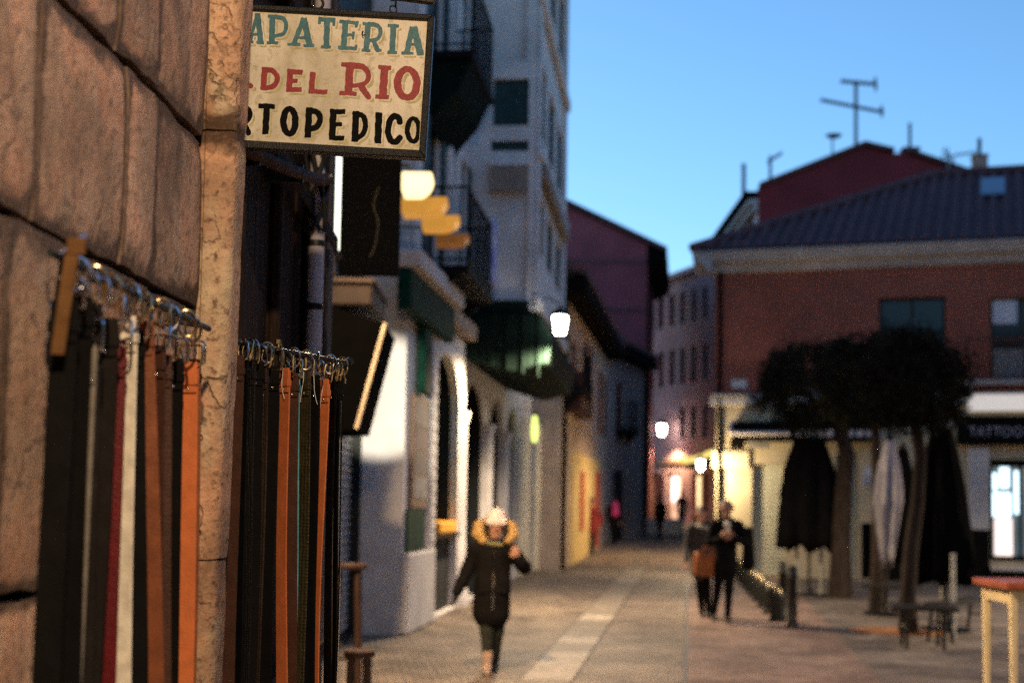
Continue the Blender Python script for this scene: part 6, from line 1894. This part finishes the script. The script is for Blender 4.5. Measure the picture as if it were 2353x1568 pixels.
# --- man in black suit
mbp = pg(1657, 1428)
Mn = thing('person', 'grey-haired person in black suit and white shirt, hand on chest, walking', 'person', mbp)
dx = .06
pr = [((dx, 0, .98), (dx, 0, 1.18), .150, .165, 1, .7), ((dx, 0, 1.18), (dx, 0, 1.36), .165, .165, 1, .65), ((dx - .15, 0, 1.40), (dx + .16, 0, 1.40), .07, .07, 1)]
pr += [((dx, 0, .98), (dx, .0, .78), .155, .168, 1, .75)]
pr += [((dx, 0, 1.42), (dx, -.01, 1.53), .056, .054, 0)]
pr += [((dx - .18, 0, 1.38), (dx - .25, -.03, 1.14), .065, .055, 1), ((dx - .25, -.03, 1.14), (dx - .08, -.19, 1.20), .052, .04, 1)]
pr += [((dx + .19, 0, 1.38), (dx + .30, .0, 1.12), .07, .062, 1), ((dx + .30, .0, 1.12), (dx + .06, -.2, 1.22), .055, .042, 1)]
pr += hand((dx - .06, -.20, 1.215), (1, -.1, .6), (0, -.3, 1), 0) + hand((dx + .04, -.215, 1.22), (-1, -.1, .35), (0, -.3, 1), 0)
pr += [((dx - .08, 0, .86), (dx - .11, .06, .48), .088, .066, 2), ((dx - .11, .06, .48), (dx - .15, .15, .12), .062, .045, 2)]
pr += [((dx + .06, 0, .86), (dx + .04, -.04, .46), .088, .066, 2), ((dx + .04, -.04, .46), (dx + .02, -.06, .10), .062, .046, 2)]
pr += [((dx - .15, .16, .07), (dx - .15, .04, .045), .042, .034, 3), ((dx + .02, -.05, .05), (dx + .02, -.19, .036), .044, .034, 3)]
pr += head_prims((dx, -.01, 1.60), 0, 0)
body(Mn, pr, [M_skin, M_suit, M_suit, M_shoe], .011)
face_bits(Mn, (dx, -.01, 1.60))
body(Mn, [((dx, .03, 1.65), (dx, .02, 1.66), .092, .092, 0, 1.05), ((dx - .075, .02, 1.60), (dx - .07, .02, 1.66), .03, .04, 0), ((dx + .075, .02, 1.60), (dx + .07, .02, 1.66), .03, .04, 0)], [M_hairg], .012, 'hair')
body(Mn, [((dx, -.10, 1.40), (dx, -.112, 1.28), .05, .028, 0)], [mat('white shirt', (.60, .57, .52), rough=.8, var=.1)], .011, 'shirt')
body(Mn, [((dx + .32, .03, 1.30), (dx + .33, .03, .84), .075, .10, 0, .7)], [M_suit], .014, 'draped_coat')
# --- companion in dark grey coat
cbp = pg(1640, 1424); cbp.y += .45; cbp.x = mbp.x - .19
Cp = thing('person', 'dark-haired person in grey coat half hidden beside the suited one', 'person', cbp)
pr = [((0, 0, .95), (0, 0, 1.30), .155, .16, 1, .7), ((-.13, 0, 1.34), (.13, 0, 1.34), .07, .07, 1), ((0, 0, .95), (0, 0, .72), .16, .17, 1, .75), ((0, 0, 1.36), (0, -.01, 1.45), .052, .05, 0)]
pr += [((-.17, 0, 1.32), (-.22, .0, 1.06), .065, .055, 1), ((-.22, .0, 1.06), (-.24, -.12, .86), .052, .04, 1), ((.17, 0, 1.32), (.2, .02, 1.05), .06, .05, 1), ((.2, .02, 1.05), (.2, -.02, .82), .05, .04, 1)]
pr += hand((-.24, -.13, .84), (0, -.2, -1), (0, -1, 0), 0) + hand((.2, -.02, .80), (0, -.1, -1), (0, -1, 0), 0)
pr += [((-.05, 0, .78), (-.02, .05, .46), .085, .062, 2), ((-.02, .05, .46), (.02, .1, .1), .06, .045, 2), ((.06, 0, .78), (.08, -.03, .46), .085, .062, 2), ((.08, -.03, .46), (.1, -.05, .1), .06, .045, 2)]
pr += [((.02, .1, .06), (.02, .0, .04), .04, .033, 3), ((.1, -.05, .05), (.1, -.16, .036), .042, .034, 3)]
pr += head_prims((-.01, -.01, 1.50), 0, 0)
body(Cp, pr, [M_skin, M_grey, M_suit, M_shoe], .012)
face_bits(Cp, (-.01, -.01, 1.50))
body(Cp, [((-.01, .03, 1.545), (-.01, .02, 1.56), .095, .092, 0, 1.1), ((-.09, .02, 1.40), (-.085, .02, 1.54), .035, .045, 0), ((.07, .02, 1.40), (.07, .02, 1.54), .035, .045, 0)], [M_hair], .012, 'hair')
body(Cp, [((-.06, -.08, 1.36), (.05, -.09, 1.33), .035, .032, 0)], [mat('pale scarf', (.50, .46, .36), rough=.9, var=.2)], .011, 'scarf')
# --- brown tote bag carried low in front of the companion
bp_ = pY(1621, 1297, mbp.y + .05)
bag = thing('tote_bag', 'brown leather tote bag carried beside the suited person', 'bag', bp_)
M_bag = mat('cognac bag leather', (.34, .115, .04), rough=.5, var=.3, scale=8, bump=.15)
tl_ = R(9); ex_ = Vector((math.cos(tl_), .35, -math.sin(tl_))).normalized(); ez_ = Vector((math.sin(tl_), 0, math.cos(tl_))); ey_ = ez_.cross(ex_).normalized(); ez_ = ex_.cross(ey_).normalized()
q = []
for (z, sx_b, sy_b) in ((-.16, .17, .05), (.16, .19, .065)):
    q += [bp_ + ex_ * (i * sx_b) + ey_ * (j * sy_b) + ez_ * z for i, j in ((-1, -1), (1, -1), (1, 1), (-1, 1))]
MB().hexa(q).build('body', M_bag, bag, bevel=.02)
for j in (-1, 1):
    MB().tube([bp_ + ex_ * (math.cos(a) * .09) + ey_ * (j * .05) + ez_ * (.15 + math.sin(a) * .13) for a in np.linspace(0, math.pi, 9)], .009, 6).build('handle', M_bag, bag)
MB().obox(bp_ - ey_ * .066 + ez_ * .02, ex_, ey_, ez_, .14, .006, .09).build('front_pocket', M_bag, bag, bevel=.004)

# --- passers-by farther down the street
def passer(label, px, py, hgt, coat, trou, x_off, face, skirt=.75, hairm=None, extra=None, stride=.14, arms=.12):
    p = pg(px, py); t = thing('person', label, 'person', p); s = hgt / 1.7
    S = lambda *v: tuple(c_ * s for c_ in v)
    pr = [(S(0, 0, .95), S(0, 0, 1.28), .155 * s, .165 * s, 1, .7), (S(-.14, 0, 1.36), S(.14, 0, 1.36), .072 * s, .072 * s, 1), (S(0, 0, .98), S(0, 0, skirt), .155 * s, .175 * s, 1, .75), (S(0, 0, 1.38), S(0, 0, 1.48), .054 * s, .052 * s, 0)]
    for e in (-1, 1):
        pr += [(S(e * .18, 0, 1.34), S(e * (.2 + arms * .5), e * .05, 1.08), .064 * s, .055 * s, 1), (S(e * (.2 + arms * .5), e * .05, 1.08), S(e * (.18 + arms * .3), e * -.08, .86), .053 * s, .042 * s, 1)]
        pr += hand(S(e * (.18 + arms * .3), e * -.08, .84), (0, 0, -1), (0, -1, 0), 0, s * 1.05)
        pr += [(S(e * .07, 0, .82), S(e * .06, e * stride * .4, .46), .088 * s, .066 * s, 2), (S(e * .06, e * stride * .4, .46), S(e * .05, e * stride, .1), .062 * s, .046 * s, 2), (S(e * .05, e * stride, .05), S(e * .05, e * stride + face * .12, .038), .042 * s, .034 * s, 3)]
    pr += head_prims(S(0, 0, 1.57), 0, 0, s, face)
    body(t, pr, [M_skin, coat, trou, M_shoe], .015)
    face_bits(t, S(0, 0, 1.57), s, face)
    body(t, [(S(0, -face * .02, 1.63), S(0, -face * .02, 1.64), .096 * s, .093 * s, 0, 1.1), (S(0, -face * .06, 1.5), S(0, -face * .05, 1.58), .06 * s, .08 * s, 0)], [hairm or M_hair], .015, 'hair')
    if extra: extra(t, p, s)
    return t
M_redj = mat('dark red jacket', (.17, .018, .022), rough=.8, var=.3)
M_pinkj = mat('bright pink pack cloth', (.62, .06, .22), rough=.7, var=.2)
passer('person in dark red jacket walking by the yellow shop', 1358, 1272, 1.72, M_redj, M_grey, 0, -1, .72, M_hair, None, .12, .2)
def pinkpack(t, p, s):
    body(t, [((.03, -.17, 1.45), (.04, -.17, 1.12), .10, .13, 0, .7)], [M_pinkj], .014, 'pink_backpack')
passer('dark-dressed person with a bright pink backpack', 1409, 1252, 1.68, M_suit, M_suit, 0, 1, .78, M_hair, pinkpack, .16, .1)
passer('black silhouette of a person before the pink-lit shop window', 1516, 1240, 1.66, M_suit, M_suit, 0, 1, .75, M_hair, None, .1, .06)
passer('person in long charcoal coat before the white-lit shop window', 1565, 1233, 1.80, mat('charcoal brown coat', (.05, .04, .042), rough=.85, var=.3), M_suit, 0, 1, .55, M_hair, None, .1, .14)
